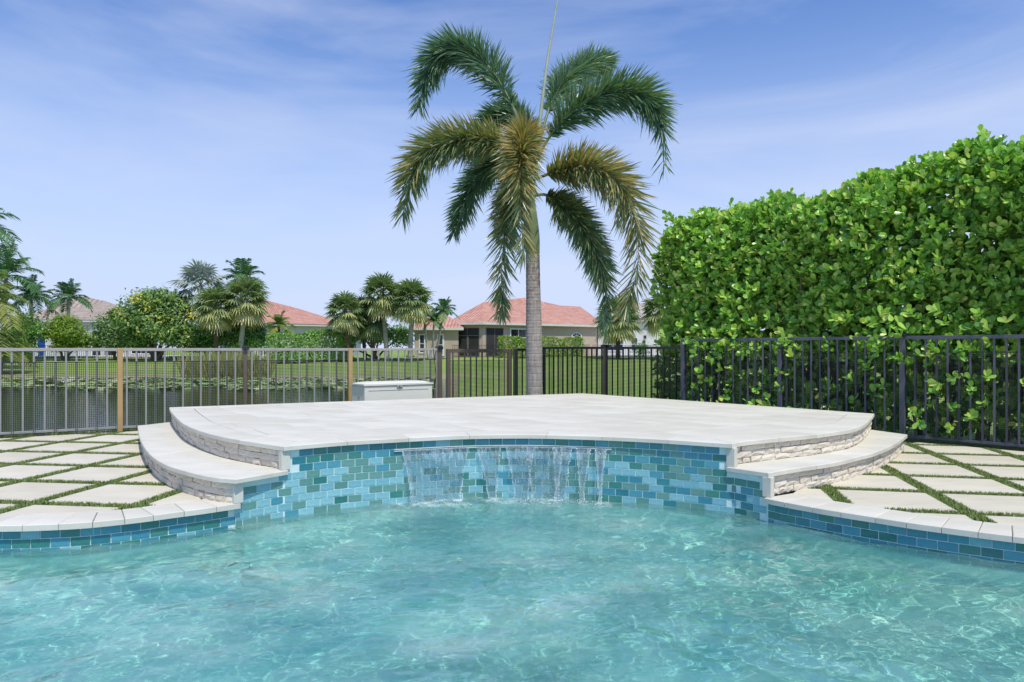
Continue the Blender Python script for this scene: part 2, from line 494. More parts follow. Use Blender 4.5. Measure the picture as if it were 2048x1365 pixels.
M['reed'] = m_leaf('reed_blade', [(0.0, (0.09, 0.15, 0.035)), (0.5, (0.25, 0.27, 0.08)), (1.0, (0.46, 0.38, 0.18))], 0.6, 0.25)
M['lily'] = m_leaf('lily_pad', [(0.0, (0.14, 0.22, 0.06)), (0.6, (0.32, 0.42, 0.15)), (1.0, (0.55, 0.55, 0.28))], 0.4, 0.1)
M['lily_flower'] = plain('white_lily_flower', (0.75, 0.72, 0.66), 0.6)
M['twig'] = plain('twig_bark', (0.16, 0.12, 0.08), 0.9, bump=0.3)
M['trunk_far'] = plain('palm_trunk_grey', (0.30, 0.27, 0.235), 0.9, var=0.3, nscale=3, bump=0.6)
M['trunk_brown'] = plain('palm_trunk_brown', (0.11, 0.07, 0.05), 0.95, var=0.4, nscale=4, bump=0.6)
M['trunk_pale'] = plain('palm_trunk_pale', (0.42, 0.41, 0.37), 0.85, var=0.2, nscale=4, bump=0.3)
M['bark'] = plain('tree_bark', (0.13, 0.105, 0.085), 0.95, var=0.3, bump=0.5)
M['fence_grey'] = plain('grey_fence_paint', (0.27, 0.28, 0.275), 0.38, 0.0, 0.08, 8, spec=0.5)
M['fence_rail'] = plain('pale_fence_rail', (0.34, 0.335, 0.31), 0.4, 0.0, 0.08, 8, spec=0.5)
M['fence_tan'] = plain('tan_post_paint', (0.42, 0.285, 0.13), 0.5, 0.0, 0.08, 8)
M['fence_bronze'] = plain('bronze_fence_paint', (0.115, 0.09, 0.075), 0.42, 0.0, 0.1, 8, spec=0.5)
M['fence_black'] = plain('black_fence_paint', (0.012, 0.014, 0.020), 0.38, 0.0, 0.1, 8, spec=0.5)
M['fence_dark'] = plain('shade_tinted_fence_paint', (0.085, 0.09, 0.125), 0.4, 0.0, 0.1, 8, spec=0.5)  # bluish tone puts skylit shade into the fence colour
M['wire'] = plain('black_mesh_wire', (0.016, 0.018, 0.02), 0.5)
M['wire_dark'] = plain('grey_mesh_wire', (0.03, 0.034, 0.045), 0.5)
M['cap'] = plain('dark_cap_plastic', (0.016, 0.018, 0.028), 0.25, spec=0.6)
M['solar'] = plain('solar_cell', (0.02, 0.025, 0.06), 0.1, spec=0.7)
M['box_white'] = plain('white_resin', (0.70, 0.69, 0.64), 0.5, var=0.03, nscale=3, bump=0.05, bscale=60)
M['box_grey'] = plain('grey_latch_plastic', (0.30, 0.31, 0.32), 0.4)
M['black'] = plain('black_plastic', (0.012, 0.012, 0.014), 0.35)

# ---------------------------------------------------------------- surveyed outlines (metres; x right, y away from the camera)
DECK, STEP, WATER_Z, POND_Z, SLAB = 0.407, 0.2035, -0.19, -0.50, 0.038
deckL = catmull([(-4.791, 10.128), (-4.46, 9.476), (-4.151, 8.904), (-3.786, 8.249), (-3.541, 7.838), (-3.173, 7.304), (-2.796, 6.838), (-2.513, 6.553), (-2.2, 6.291), (-1.91, 6.055)], 5)
arc = catmull([(-1.91, 6.055), (-1.575, 6.32), (-1.255, 6.505), (-0.569, 6.80), (-0.114, 6.885), (0.289, 6.878), (0.779, 6.765), (1.251, 6.585), (1.885, 6.225)], 6)
deckR = catmull([(1.885, 6.225), (2.055, 6.393), (2.329, 6.571), (2.617, 6.74), (2.922, 6.934), (3.279, 7.215), (3.478, 7.396), (3.808, 7.838), (4.182, 8.457), (4.566, 9.131)], 5)
backR = np.array([(4.566, 9.131), (1.297, 13.335)])
backL = np.array([(1.297, 13.335), (-4.791, 10.128)])
stepL = catmull([(-4.963, 9.608), (-4.399, 8.549), (-3.945, 7.741), (-3.563, 7.107), (-3.26, 6.657), (-2.988, 6.315), (-2.741, 6.068), (-2.523, 5.873), (-2.342, 5.746), (-2.159, 5.672)], 5)
stepR = catmull([(2.107, 5.958), (2.302, 6.106), (2.493, 6.243), (2.778, 6.425), (2.999, 6.598), (3.268, 6.852), (3.554, 7.117), (3.957, 7.59), (4.309, 8.059), (4.702, 8.619)], 5)
copL = catmull([(-7.2, 4.93), (-4.6, 4.985), (-3.54, 5.013), (-3.224, 5.049), (-3.021, 5.099), (-2.852, 5.182), (-2.682, 5.29), (-2.53, 5.42), (-2.368, 5.545), (-2.15, 5.75)], 5)
copR = catmull([(2.065, 5.95), (2.15, 5.815), (2.268, 5.663), (2.39, 5.513), (2.52, 5.38), (2.657, 5.243), (2.79, 5.105), (2.945, 4.977), (3.092, 4.863), (3.319, 4.70), (3.95, 4.30), (5.1, 3.5), (5.6, 2.5), (5.7, 0.3)], 5)
fullarc = np.vstack([[(-2.168, 5.738)], arc, [(2.088, 5.945)]])
FL0, FLD = np.array([-6.78, 10.2]), np.array([0.8425, 0.5388])           # back-left fence line
CORNER = np.array([0.63, 14.94]); FRD = np.array([0.6657, -0.7463])       # fence corner, right fence direction
def fence_left_y(x): return FL0[1] + (x - FL0[0]) * FLD[1] / FLD[0]

# ---------------------------------------------------------------- terrain, lake
pool_poly = [(-7.2, 0.3)] + [tuple(p) for p in copL] + [tuple(p) for p in fullarc] + [tuple(p) for p in copR]
pool_poly = pool_poly[::-1] if area2(pool_poly) < 0 else pool_poly
def axis(parts):
    out = []
    for a, b, n in parts: out += list(np.linspace(a, b, n, endpoint=False))
    return np.array(out + [parts[-1][1]])
gx = axis([(-900, -120, 14), (-120, -30, 36), (-30, -10, 36), (-10, 10, 100), (10, 30, 36), (30, 120, 36), (120, 900, 14)])
gy = axis([(-60, -3, 12), (-3, 17, 100), (17, 36, 36), (36, 70, 90), (70, 140, 30), (140, 1400, 16)])
GX, GY = np.meshgrid(gx, gy)
def sstep(a, b, x):
    t = np.clip((x - a) / (b - a), 0, 1); return t * t * (3 - 2 * t)
def shore_y(x): return 42.4 + 0.5 * np.sin(x * 0.21) + 0.25 * np.sin(x * 0.57 + 1.0) + 0.0010 * x * x
def terrain_z(x, y):
    near = np.full_like(x, -0.075)
    dl = (y - FL0[1]) * FLD[0] - (x - FL0[0]) * FLD[1]                    # distance beyond the back-left fence
    dr = (x - CORNER[0]) * -FRD[1] + (y - CORNER[1]) * FRD[0]             # distance beyond the right fence
    bank = -1.3 * sstep(0.35, 2.6, np.maximum(dl, dr * 0 - 9))
    side = sstep(3.0, 9.0, dr) * sstep(14, 20, x)                          # land on the right behind the hedge
    meadow = sstep(-2.0, 1.5, x + 0.098 * y) * sstep(0.5, 3, dl)             # the lawn runs on to the fence right of the lake
    far = sstep(-1.6, 1.2, y - shore_y(x))
    rise = -0.42 + 0.93 * sstep(0, 25, y - shore_y(x)) + 0.03 * np.sin(x * 0.4) * sstep(0, 5, y - shore_y(x))
    low = -0.12 - 0.20 * sstep(4, 26, dl) + 0.02 * np.sin(x * 1.1) * np.sin(y * 0.7)
    z = (near + bank) * (1 - meadow) + low * meadow
    z = z * (1 - far) + rise * far
    return z
GZ = terrain_z(GX, GY)
P2 = np.stack([GX.ravel(), GY.ravel()], 1)
hole = in_poly(P2, pool_poly)
near_ = (np.abs(P2[:, 0]) < 9) & (P2[:, 1] > -1) & (P2[:, 1] < 9); rimp = np.vstack([resample(np.array([pool_poly[i], pool_poly[(i + 1) % len(pool_poly)]]), 6) for i in range(len(pool_poly))])
dm = np.full(len(P2), 9.0); dm[near_] = np.sqrt(((P2[near_][:, None] - rimp[None]) ** 2).sum(2)).min(1)
hole = (hole | (dm < 0.27)).reshape(GX.shape)
GZ = np.where(hole, -2.6, GZ)
nv = GX.size; nxn = len(gx); nyn = len(gy)
idx = np.arange(nv).reshape(nyn, nxn)
F = np.stack([idx[:-1, :-1].ravel(), idx[:-1, 1:].ravel(), idx[1:, 1:].ravel(), idx[1:, :-1].ravel()], 1)
ground = obj_from_data('ground', np_mesh('ground', np.stack([GX.ravel(), GY.ravel(), GZ.ravel()], 1), F, M['grass'], True))
tag(ground, 'mown green lawn sloping from the far lake shore up to the houses', 'lawn', kind='structure')

mb = MB(); mb.add([(-300, 8, POND_Z), (300, 8, POND_Z), (300, 48, POND_Z), (-300, 48, POND_Z)], [(0, 1, 2, 3)])
pond = mb.build('lake', M['pond'])
tag(pond, 'dark still lake water behind the back fence', 'lake', kind='structure')

# ---------------------------------------------------------------- pool basin and water
basin = empty('pool_basin', (0, 0, 0)); tag(basin, 'aqua plastered swimming pool basin under the clear water', 'pool', kind='structure')
mb = MB(); n = len(pool_poly)
mb.add([(x, y, -1.50) for x, y in pool_poly], [tuple(range(n))]); mb.build('floor', M['plaster'], basin)
wall_c = offset_poly(pool_poly, -0.058)
mb = MB(); rings = [(offset_poly(pool_poly, 0.62), -1.497), (offset_poly(pool_poly, 0.30), -1.42), (offset_poly(pool_poly, 0.10), -1.22), (wall_c, -0.95), (wall_c, -0.335)]
mb.add([(x, y, z) for rg, z in rings for x, y in rg], [(k * n + i, k * n + (i + 1) % n, (k + 1) * n + (i + 1) % n, (k + 1) * n + i) for k in range(4) for i in range(n)])
mb.build('wall', M['plaster'], basin, True)

def wave(x, y):
    z = np.zeros_like(x); r = np.random.RandomState(3)
    for k in range(70):
        lam = 0.055 * (1.13 ** (k * 0.36)) * r.uniform(0.8, 1.25)
        th = r.uniform(0, 2 * math.pi); kx, ky = math.cos(th) * 2 * math.pi / lam, math.sin(th) * 2 * math.pi / lam
        amp = 0.0025 * lam ** 0.82 * r.uniform(0.5, 1.3)
        warp = 0.5 * np.sin(x * r.uniform(0.5, 2) + r.uniform(0, 6)) + 0.5 * np.sin(y * r.uniform(0.5, 2) + r.uniform(0, 6))
        z += amp * np.sin(kx * x + ky * y + r.uniform(0, 6.28) + warp * 1.5) * (0.65 + 0.35 * warp)
    # rings spreading from the falling water
    for cx, cy, a in ((-0.55, 6.55, 0.0035), (0.25, 6.62, 0.0035), (0.75, 6.52, 0.0025), (-0.95, 6.35, 0.003)):
        d = np.hypot(x - cx, y - cy)
        z += a * np.exp(-d / 1.1) * np.sin(d * 2 * math.pi / 0.17 + 2 * np.sin(3 * np.arctan2(y - cy, x - cx)))
    return z
wx = np.linspace(-5.2, 5.2, 640); wy = np.linspace(1.2, 6.98, 400)
WX, WY = np.meshgrid(wx, wy); WZ = WATER_Z + wave(WX, WY)
foam_w = np.zeros(WX.size)                                     # bubbles where the waterfall lands
for x0_, x1_, k_ in ((-0.97, -0.50, 0.8), (-0.24, -0.15, 0.8), (0.02, 0.16, 0.75), (0.19, 0.52, 0.7), (0.65, 0.69, 0.7), (0.82, 0.85, 0.7)):
    cx_ = np.clip(WX.ravel(), x0_, x1_); cy_ = np.interp(cx_, arc[:, 0], arc[:, 1]) - 0.10
    d_ = np.hypot(WX.ravel() - cx_, (WY.ravel() - cy_) * 0.75); foam_w = np.maximum(foam_w, k_ * np.exp(-(d_ / 0.17) ** 2) + 0.28 * k_ * np.exp(-(d_ / 0.45) ** 2))
idx = np.arange(WX.size).reshape(WX.shape)
F = np.stack([idx[:-1, :-1].ravel(), idx[:-1, 1:].ravel(), idx[1:, 1:].ravel(), idx[1:, :-1].ravel()], 1)
fc = np.stack([(WX[:-1, :-1] + WX[1:, 1:]).ravel() / 2, (WY[:-1, :-1] + WY[1:, 1:]).ravel() / 2], 1)
F = F[in_poly(fc, offset_poly(pool_poly, -0.07))]
water = obj_from_data('pool_water', np_mesh('pool_water', np.stack([WX.ravel(), WY.ravel(), WZ.ravel()], 1), F, M['water'], True, foam_w))
tag(water, 'clear rippled turquoise water filling the swimming pool', 'water', kind='structure')
try:
    water.cycles.is_caustics_caster = True
    for ch in basin.children: ch.cycles.is_caustics_receiver = True
except Exception as e:
    print('no caustics', e)

# ---------------------------------------------------------------- glass mosaic walls
def tile_mesh(w, h, d, mat):
    mb = MB(); mb.bbox(-w / 2, w / 2, 0, d, -h / 2, h / 2, 0.0022); return make_mesh('tile', mb.v, mb.f, mat)
TW, TH = 0.127, 0.0638
tile_me = [tile_mesh(TW - 0.006, TH - 0.006, 0.014, m) for m in TILES]
tile_half = [tile_mesh(TW / 2 - 0.006, TH - 0.006, 0.014, m) for m in TILES]
def tile_wall(name, curve, ztop_fn, zbot, weights_fn, parent_label, cat, skip=None, limit=300, rng=None):
    """curve runs left to right with the pool on its right-hand side"""
    rng = rng or random.Random(5)
    C = Curve(curve); root = empty(name, (float(curve[len(curve) // 2][0]), float(curve[len(curve) // 2][1]), zbot)); root['kind'] = 'structure'
    tag(root, parent_label, cat)
    inv = Matrix.Translation(root.location).inverted()
    # grout bed
    ss = np.linspace(0, C.L, max(8, int(C.L / 0.05)))
    V = []; Fq = []
    for s in ss:
        p, t = C.at(s); zt = ztop_fn(s, p)
        V += [(p[0], p[1], zbot), (p[0], p[1], zt)]
    Fq = [(2 * i, 2 * i + 2, 2 * i + 3, 2 * i + 1) for i in range(len(ss) - 1)]
    g = obj_from_data('grout_bed', make_mesh('grout_bed', V, Fq, M['grout'], True), root); g.matrix_parent_inverse = inv
    spots = []
    ncol = int(C.L / TW) + 1
    ztmax = max(ztop_fn(s, C.at(s)[0]) for s in ss)
    nrow = int(math.ceil((ztmax - zbot) / TH))
    for r in range(nrow):
        zc = ztmax - TH * (r + 0.5) - 0.002
        for k in range(ncol + 1):
            s = (k + (0.5 if r % 2 else 0.0)) * TW
            half = False
            if s < 0.02: s = TW * 0.25; half = True
            if s > C.L - TW * 0.3: continue
            p, t = C.at(s)
            if zc + TH * 0.45 > ztop_fn(s, p) + 0.001: continue
            if skip and skip(s, p, r): continue
            w = weights_fn(p, r); kind = rng.choices(range(5), w)[0]
            spots.append((p, t, zc, kind, half))
    spots.sort(key=lambda a: (a[2] < -0.26, a[2] < WATER_Z - 0.02, rng.random()))
    vis = spots[:limit]; rest = spots[limit:]
    for p, t, zc, kind, half in vis:
        o = obj_from_data('tile', (tile_half if half else tile_me)[kind], root)
        nrm = np.array([-t[1], t[0]])
        q = p - nrm * (0.004 + rng.uniform(0, 0.0012))
        o.matrix_parent_inverse = inv
        o.location = (q[0], q[1], zc); o.rotation_euler = (rng.uniform(-.012, .012), 0, math.atan2(t[1], t[0]) + rng.uniform(-.01, .01))
    if rest:
        for kind in range(5):
            mb = MB()
            for p, t, zc, kk, half in rest:
                if kk != kind: continue
                nrm = np.array([-t[1], t[0]]); q = p - nrm * 0.004
                Mx = Matrix.Translation((q[0], q[1], zc)) @ Matrix.Rotation(math.atan2(t[1], t[0]), 4, 'Z')
                mb.box(-(TW - .006) / 2, (TW - .006) / 2, 0, .012, -(TH - .006) / 2, (TH - .006) / 2, Mx)
            if mb.v:
                o = mb.build('submerged_tiles', TILES[kind], root); o['kind'] = 'stuff'; o.matrix_parent_inverse = inv
    return root

arc_wall = offset_curve(fullarc, 0.042)
def top_main(s, p):
    return DECK - SLAB if -1.925 < p[0] < 1.90 else STEP - SLAB
def w_main(p, r):
    t = min(1, max(0, (p[0] + 0.2) / 1.9))       # sage and aqua on the left, deeper blues to the right
    if r < 2: return (0.02, 0.30, 0.10, 0.36, 0.22)  # darker tiles in the top rows paint in the coping's shadow
    return (0.48 - 0.18 * t, 0.05 + 0.18 * t, 0.41 - 0.12 * t, 0.05 + 0.05 * t, 0.01 + 0.12 * t)
LIP0, LIP1 = -1.085, 0.935
main_wall = tile_wall('waterfall_wall', arc_wall, top_main, -0.36, w_main, 'curved wall of blue and green glass brick tiles behind the waterfall', 'tiled wall',
                      skip=lambda s, p, r: r < 3 and not (-1.862 < p[0] < 1.832), rng=random.Random(21))
tile_wall('pool_edge_wall_left', offset_curve(copL, 0.055)[3:], lambda s, p: -SLAB - 0.007, -0.36, lambda p, r: (0.06, 0.38, 0.06, 0.2, 0.3),  # mostly dark kinds: shade below the coping put into the tile colours
          'blue green tile band under the left coping of the pool', 'tiled wall', rng=random.Random(22))
tile_wall('pool_edge_wall_right', offset_curve(copR, 0.055)[:-14], lambda s, p: -SLAB - 0.007, -0.36, lambda p, r: (0.04, 0.44, 0.02, 0.22, 0.28),  # dark kinds again carry the shade of the overhanging coping
          'deep blue and green tile band under the right coping of the pool', 'tiled wall', rng=random.Random(23))

# ---------------------------------------------------------------- slabs, coping and split-face stone
def half_clip(poly, c, d):
    """keep the part of poly on the left of the line through c along d"""
    out = []; n = len(poly)
    def side(p): return d[0] * (p[1] - c[1]) - d[1] * (p[0] - c[0])
    for j in range(n):
        p, q = poly[j - 1], poly[j]; sp, sq = side(p), side(q)
        if (sp < 0) != (sq < 0):
            t = sp / (sp - sq); out.append((p[0] + (q[0] - p[0]) * t, p[1] + (q[1] - p[1]) * t))
        if sq >= 0: out.append(tuple(q))
    return out
def clean(poly, e=0.004):
    res = []
    for p in poly:
        if not res or math.hypot(p[0] - res[-1][0], p[1] - res[-1][1]) > e: res.append(tuple(p))
    while len(res) > 2 and math.hypot(res[0][0] - res[-1][0], res[0][1] - res[-1][1]) < e: res.pop()
    return res
def slab_piece(name, poly, z0, z1, mat, parent, gap=0.0015, bev=0.005):
    poly = clean(poly)
    if len(poly) < 3: return None
    if area2(poly) < 0: poly = poly[::-1]
    if area2(poly) / 2 < 0.002: return None
    poly = offset_poly(poly, gap)
    if area2(poly) / 2 < 0.001: return None
    mb = MB(); mb.prism(poly, z0, z1, bev)
    c = np.mean(poly, axis=0)
    me = make_mesh(name, [(x - c[0], y - c[1], z - z1) for x, y, z in mb.v], mb.f, mat)
    o = obj_from_data(name, me, parent)
    if parent is not None: o.matrix_parent_inverse = Matrix.Translation(parent.location).inverted()
    o.location = (c[0], c[1], z1)
    return o
def edge_stones(name, curve, width, z0, z1, mat, parent, length, rng, clips=(), gap=0.0015, jit=0.15):
    C = Curve(curve); n = max(1, round(C.L / length)); cuts = [0.0]
    for k in range(1, n): cuts.append((k + rng.uniform(-jit, jit)) * C.L / n)
    cuts.append(C.L)
    for a, b in zip(cuts[:-1], cuts[1:]):
        m = max(2, int((b - a) / 0.07) + 1)
        out_, inn = [], []
        for s in np.linspace(a, b, m):
            p, t = C.at(s); nl = np.array([-t[1], t[0]])
            out_.append(tuple(p + nl * (0.0))); inn.append(tuple(p + nl * width))
        poly = out_ + inn[::-1]
        for c, d in clips: poly = half_clip(poly, c, d)
        slab_piece(name, poly, z0, z1 + rng.uniform(-0.0008, 0.0008), mat, parent, gap)

# raised deck
deck = empty('raised_deck', (0, 9.0, 0)); tag(deck, 'raised white stone deck with curved edges in the middle', 'deck', kind='structure')
sides = [deckL, arc, deckR, backR, backL]
def unit(v): return v / np.linalg.norm(v)
corner = []
for i in range(5):
    a, b = sides[i], sides[(i + 1) % 5]
    ta, tb = unit(a[-1] - a[-2]), unit(b[1] - b[0]); m = unit(np.array([-ta[1], ta[0]]) + np.array([-tb[1], tb[0]]))
    corner.append((a[-1], m))
BW = 0.30
for i, c in enumerate(sides):
    (c0, m0), (c1, m1) = corner[i - 1], corner[i]
    clips = [(c0, -m0), (c1, m1)]
    edge_stones('coping_stone', c, BW, DECK - SLAB, DECK, M['coping'], deck, (0.72, 0.60, 0.72, 0.61, 0.61)[i], random.Random(40 + i), clips)
inner = []
for i, c in enumerate(sides):
    (c0, m0), (c1, m1) = corner[i - 1], corner[i]
    o = offset_curve(resample(c, max(2, int(curve_len(c) / 0.1))), BW + 0.002)
    for p in o:
        if (-m0[0] * (p[1] - c0[1]) + m0[1] * (p[0] - c0[0])) > 0.01 and (m1[0] * (p[1] - c1[1]) - m1[1] * (p[0] - c1[0])) > 0.01: inner.append(tuple(p))
    ta = unit(c[-1] - c[-2]); nl = np.array([-ta[1], ta[0]])
    inner.append(tuple(c1 + m1 * (BW + 0.002) / max(0.3, float(m1 @ nl))))
inner = clean(inner, 0.01)
rng = random.Random(9)
ex, ey = FLD, np.array([-FLD[1], FLD[0]]); org = np.array([-4.8, 9.9])
row = -9.0
while row < 2:
    hgt = rng.choice((0.41, 0.61, 0.61)); x = -2.0 - rng.uniform(0, 0.5)
    while x < 11:
        wdt = rng.choice((0.41, 0.61, 0.91, 0.61))
        cell = [tuple(org + ex * a + ey * b) for a, b in ((x, row), (x + wdt, row), (x + wdt, row + hgt), (x, row + hgt))]
        poly = clip_convex(inner, cell)
        if len(poly) > 2: slab_piece('paver', poly, DECK - SLAB, DECK - rng.uniform(0, 0.0022), M['trav'], deck, rng.choice((0.0010, 0.0016, 0.002, 0.0032)), 0.003)
        x += wdt
    row += hgt
outline = clean([tuple(p) for s in sides for p in s[:-1]], 0.01)
body = offset_poly(outline, 0.062)
mb = MB(); mb.prism(body, -0.25, DECK - SLAB - 0.001); o = mb.build('core', M['mortar'], deck); o.matrix_parent_inverse = Matrix.Translation(deck.location).inverted()

# split-face stone pieces
def stone_meshes():
    out = []
    for k in range(10):
        r = random.Random(100 + k); nx, nz = 4, 3; V = []; Fq = []
        for i in range(nx + 1):
            for j in range(nz + 1):
                edge = i in (0, nx) or j in (0, nz)
                d = r.uniform(0.0, 0.006) if edge else r.uniform(0.004, 0.014)
                V.append((i / nx - 0.5 + (0 if i in (0, nx) else r.uniform(-.06, .06)) + (r.uniform(-.02, .02) if edge else 0), -d, j / nz - 0.5 + (0 if j in (0, nz) else r.uniform(-.1, .1)) + (r.uniform(-.03, .03) if edge else 0)))
        def id(i, j): return i * (nz + 1) + j
        for i in range(nx):
            for j in range(nz): Fq.append((id(i, j), id(i + 1, j), id(i + 1, j + 1), id(i, j + 1)))
        rim = [id(i, 0) for i in range(nx + 1)] + [id(nx, j) for j in range(1, nz + 1)] + [id(i, nz) for i in range(nx - 1, -1, -1)] + [id(0, j) for j in range(nz - 1, 0, -1)]
        nb = len(V)
        V += [(V[q][0], 0.04, V[q][2]) for q in rim]
        for a in range(len(rim)):
            b = (a + 1) % len(rim); Fq.append((rim[b], rim[a], nb + a, nb + b))
        out.append(make_mesh('stone', V, Fq, M['ledger']))
    return out
stone_me = stone_meshes()
def stone_riser(curve, z0, z1, rows, parent, rng, mean=0.135):
    C = Curve(curve); h = (z1 - z0) / rows; inv = Matrix.Translation(parent.location).inverted()
    for r in range(rows):
        s = -rng.uniform(0, 0.1)
        while s < C.L - 0.015:
            w = rng.uniform(0.55, 1.7) * mean
            hh = h
            a, b = max(s, 0.0), min(s + w, C.L)
            if b - a > 0.025:
                p, t = C.at((a + b) / 2); nl = np.array([-t[1], t[0]])
                o = obj_from_data('stone', rng.choice(stone_me), parent); o.matrix_parent_inverse = inv
                q = p + nl * rng.uniform(-0.004, 0.010)
                o.location = (q[0], q[1], z0 + h * (r + 0.5)); o.rotation_euler = (0, 0, math.atan2(t[1], t[0]) + rng.uniform(-.05, .05))
                o.scale = ((b - a) - rng.uniform(0.002, 0.006), 1, hh - rng.uniform(0.001, 0.005))
            s += w
stone_riser(offset_curve(deckL, 0.042)[:-1], STEP + 0.001, DECK - SLAB - 0.001, 3, deck, random.Random(61))
stone_riser(offset_curve(deckR, 0.042)[1:], STEP + 0.001, DECK - SLAB - 0.001, 3, deck, random.Random(62))

# steps
def make_step(name, outer, inner_c, label, seed, flip):
    st = empty(name, (float(outer[len(outer) // 2][0]), float(outer[len(outer) // 2][1]), 0)); tag(st, label, 'step', 'curved stone steps beside the deck', 'structure')
    inv = Matrix.Translation(st.location).inverted(); rng = random.Random(seed)
    n = 61; a = resample(outer, n); b = resample(offset_curve(inner_c, 0.05), n)
    cuts = [0] + sorted(rng.sample(range(6, n - 6), 4)) + [n - 1]; cuts = [0, 14, 27, 38, 49, 60] if not flip else [0, 11, 22, 33, 46, 60]
    for i, j in zip(cuts[:-1], cuts[1:]):
        poly = [tuple(p) for p in a[i:j + 1]] + [tuple(p) for p in b[i:j + 1][::-1]]
        slab_piece('tread', poly, STEP - SLAB, STEP + rng.uniform(-.001, .001), M['coping'], st, 0.0012, 0.006)
    poly = [tuple(p) for p in offset_curve(a, 0.062)] + [tuple(p) for p in b[::-1]]
    if area2(poly) < 0: poly = poly[::-1]
    wc, wd = (arc_wall[1], unit(arc_wall[1] - arc_wall[0])) if not flip else (arc_wall[-2], unit(arc_wall[-1] - arc_wall[-2]))
    poly = half_clip(poly, wc + np.array([-wd[1], wd[0]]) * 0.03, wd)
    mb = MB(); mb.prism(offset_poly(poly, 0.02), -0.2, STEP - SLAB - 0.001); o = mb.build('core', M['mortar'], st); o.matrix_parent_inverse = inv
    stone_riser(offset_curve(outer, 0.042)[1:] if flip else offset_curve(outer, 0.042)[:-1], -0.004, STEP - SLAB - 0.001, 3, st, rng)
make_step('stone_step', stepL, deckL, 'curved white stone step on the left side of the deck', 71, False)
make_step('stone_step', stepR, deckR, 'curved white stone step on the right side of the deck', 72, True)
# end blocks of the stone risers at the pool wall are covered by narrow corner stones
for (x, y, rz, zt, zb) in ((-1.915, 6.10, 0.75, DECK - SLAB, STEP), (1.885, 6.265, -0.70, DECK - SLAB, STEP), (-2.178, 5.745, 0.75, STEP - SLAB, 0.0), (2.10, 5.985, -0.80, STEP - SLAB, 0.0)):
    mb = MB(); mb.bbox(-0.030, 0.046, -0.014, 0.05, zb - 0.0, zt - 0.001, 0.003); o = mb.build('corner_stone', M['coping'], deck); o.matrix_parent_inverse = Matrix.Translation(deck.location).inverted()
    o.location = (x, y, 0); o.rotation_euler = (0, 0, rz)

# pool coping
for name, c, seed, label in (('pool_coping_left', copL, 81, 'white stone coping along the left edge of the pool'), ('pool_coping_right', copR[:-4], 82, 'white stone coping along the right edge of the pool')):
    cp = empty(name, (float(c[0][0]), float(c[0][1]), 0)); tag(cp, label, 'coping', kind='structure')
    edge_stones('coping_stone', c, 0.36, -SLAB - 0.006, 0.0, M['coping'], cp, 0.215, random.Random(seed), gap=0.002, jit=0.12)

# ---------------------------------------------------------------- patios of square pavers with turf joints
def make_patio(name, region, origin, rot, pitch, gap, label, seed, turf_label, tname):
    pt = empty(name, (float(origin[0]), float(origin[1]), 0)); tag(pt, label, 'patio', kind='structure')
    rng = random.Random(seed); e1 = np.array([math.cos(rot), math.sin(rot)]); e2 = np.array([-e1[1], e1[0]]); origin = np.array(origin)
    if area2(region) < 0: region = region[::-1]
    cells = []
    for i in range(-9, 10):
        for j in range(-7, 9):
            c = origin + e1 * pitch * i + e2 * pitch * j; g = gap / 2
            cell = [tuple(c + e1 * a + e2 * b) for a, b in ((g, g), (pitch - g, g), (pitch - g, pitch - g), (g, pitch - g))]
            poly = clip_convex(region, cell)
            if len(poly) > 2 and abs(area2(poly)) / 2 > 0.004:
                slab_piece('paver', poly, -0.05, rng.uniform(-0.002, 0.0015), M['paver'], pt, 0.001, 0.006)
                cells.append(offset_poly(clean(poly) if area2(poly) > 0 else clean(poly)[::-1], 0.004))
    mb = MB(); mb.add([(x, y, -0.022) for x, y in region], [tuple(range(len(region)))]); o = mb.build('turf_backing', M['soil'], pt); o.matrix_parent_inverse = Matrix.Translation(pt.location).inverted()
    # turf blades in the joints
    R = np.random.RandomState(seed); reg = np.array(region); lo, hi = reg.min(0), reg.max(0)
    P = lo + R.rand(640000, 2) * (hi - lo); P = P[in_poly(P, region)]
    q = (P - origin); a = (q @ e1) % pitch; b = (q @ e2) % pitch; g = gap / 2 + 0.006
    P = P[(a < g) | (a > pitch - g) | (b < g) | (b > pitch - g)]
    keep = P[:, 1] < 11.5; P = P[keep]
    n = min(len(P), 90000); P = P[:n]
    th = R.rand(n) * 6.283; lean = R.uniform(0.15, 0.9, n); hgt = R.uniform(0.020, 0.033, n); w = R.uniform(0.0025, 0.0045, n)
    d = np.stack([np.cos(th), np.sin(th)], 1); pr = np.stack([-d[:, 1], d[:, 0]], 1)
    z0 = -0.016
    A = np.c_[P + pr * w[:, None], np.full(n, z0)]; B = np.c_[P - pr * w[:, None], np.full(n, z0)]
    m = P + d * (lean * hgt * 0.35)[:, None]
    Cc = np.c_[m - pr * w[:, None] * 0.8, z0 + hgt * 0.6]; D = np.c_[m + pr * w[:, None] * 0.8, z0 + hgt * 0.6]
    T = np.c_[P + d * (lean * hgt)[:, None], z0 + hgt]
    V = np.stack([A, B, Cc, D, T], 1).reshape(-1, 3); k = np.arange(n)[:, None] * 5
    Fq = np.concatenate([k + np.array([0, 1, 2]), k + np.array([0, 2, 3]), k + np.array([3, 2, 4])])
    tint = np.repeat(np.clip(R.normal(0.5, 0.22, n), 0, 1), 5)
    tf = obj_from_data(tname, np_mesh(tname, V, Fq, M['turf'], False, tint)); tag(tf, turf_label, 'turf', kind='stuff')
cinL = offset_curve(copL, 0.363); cinR = offset_curve(copR, 0.363)
baseL = offset_curve(stepL, 0.075); baseR = offset_curve(stepR, 0.075)
cinL = np.array([p for p in cinL if p[0] < -2.52])
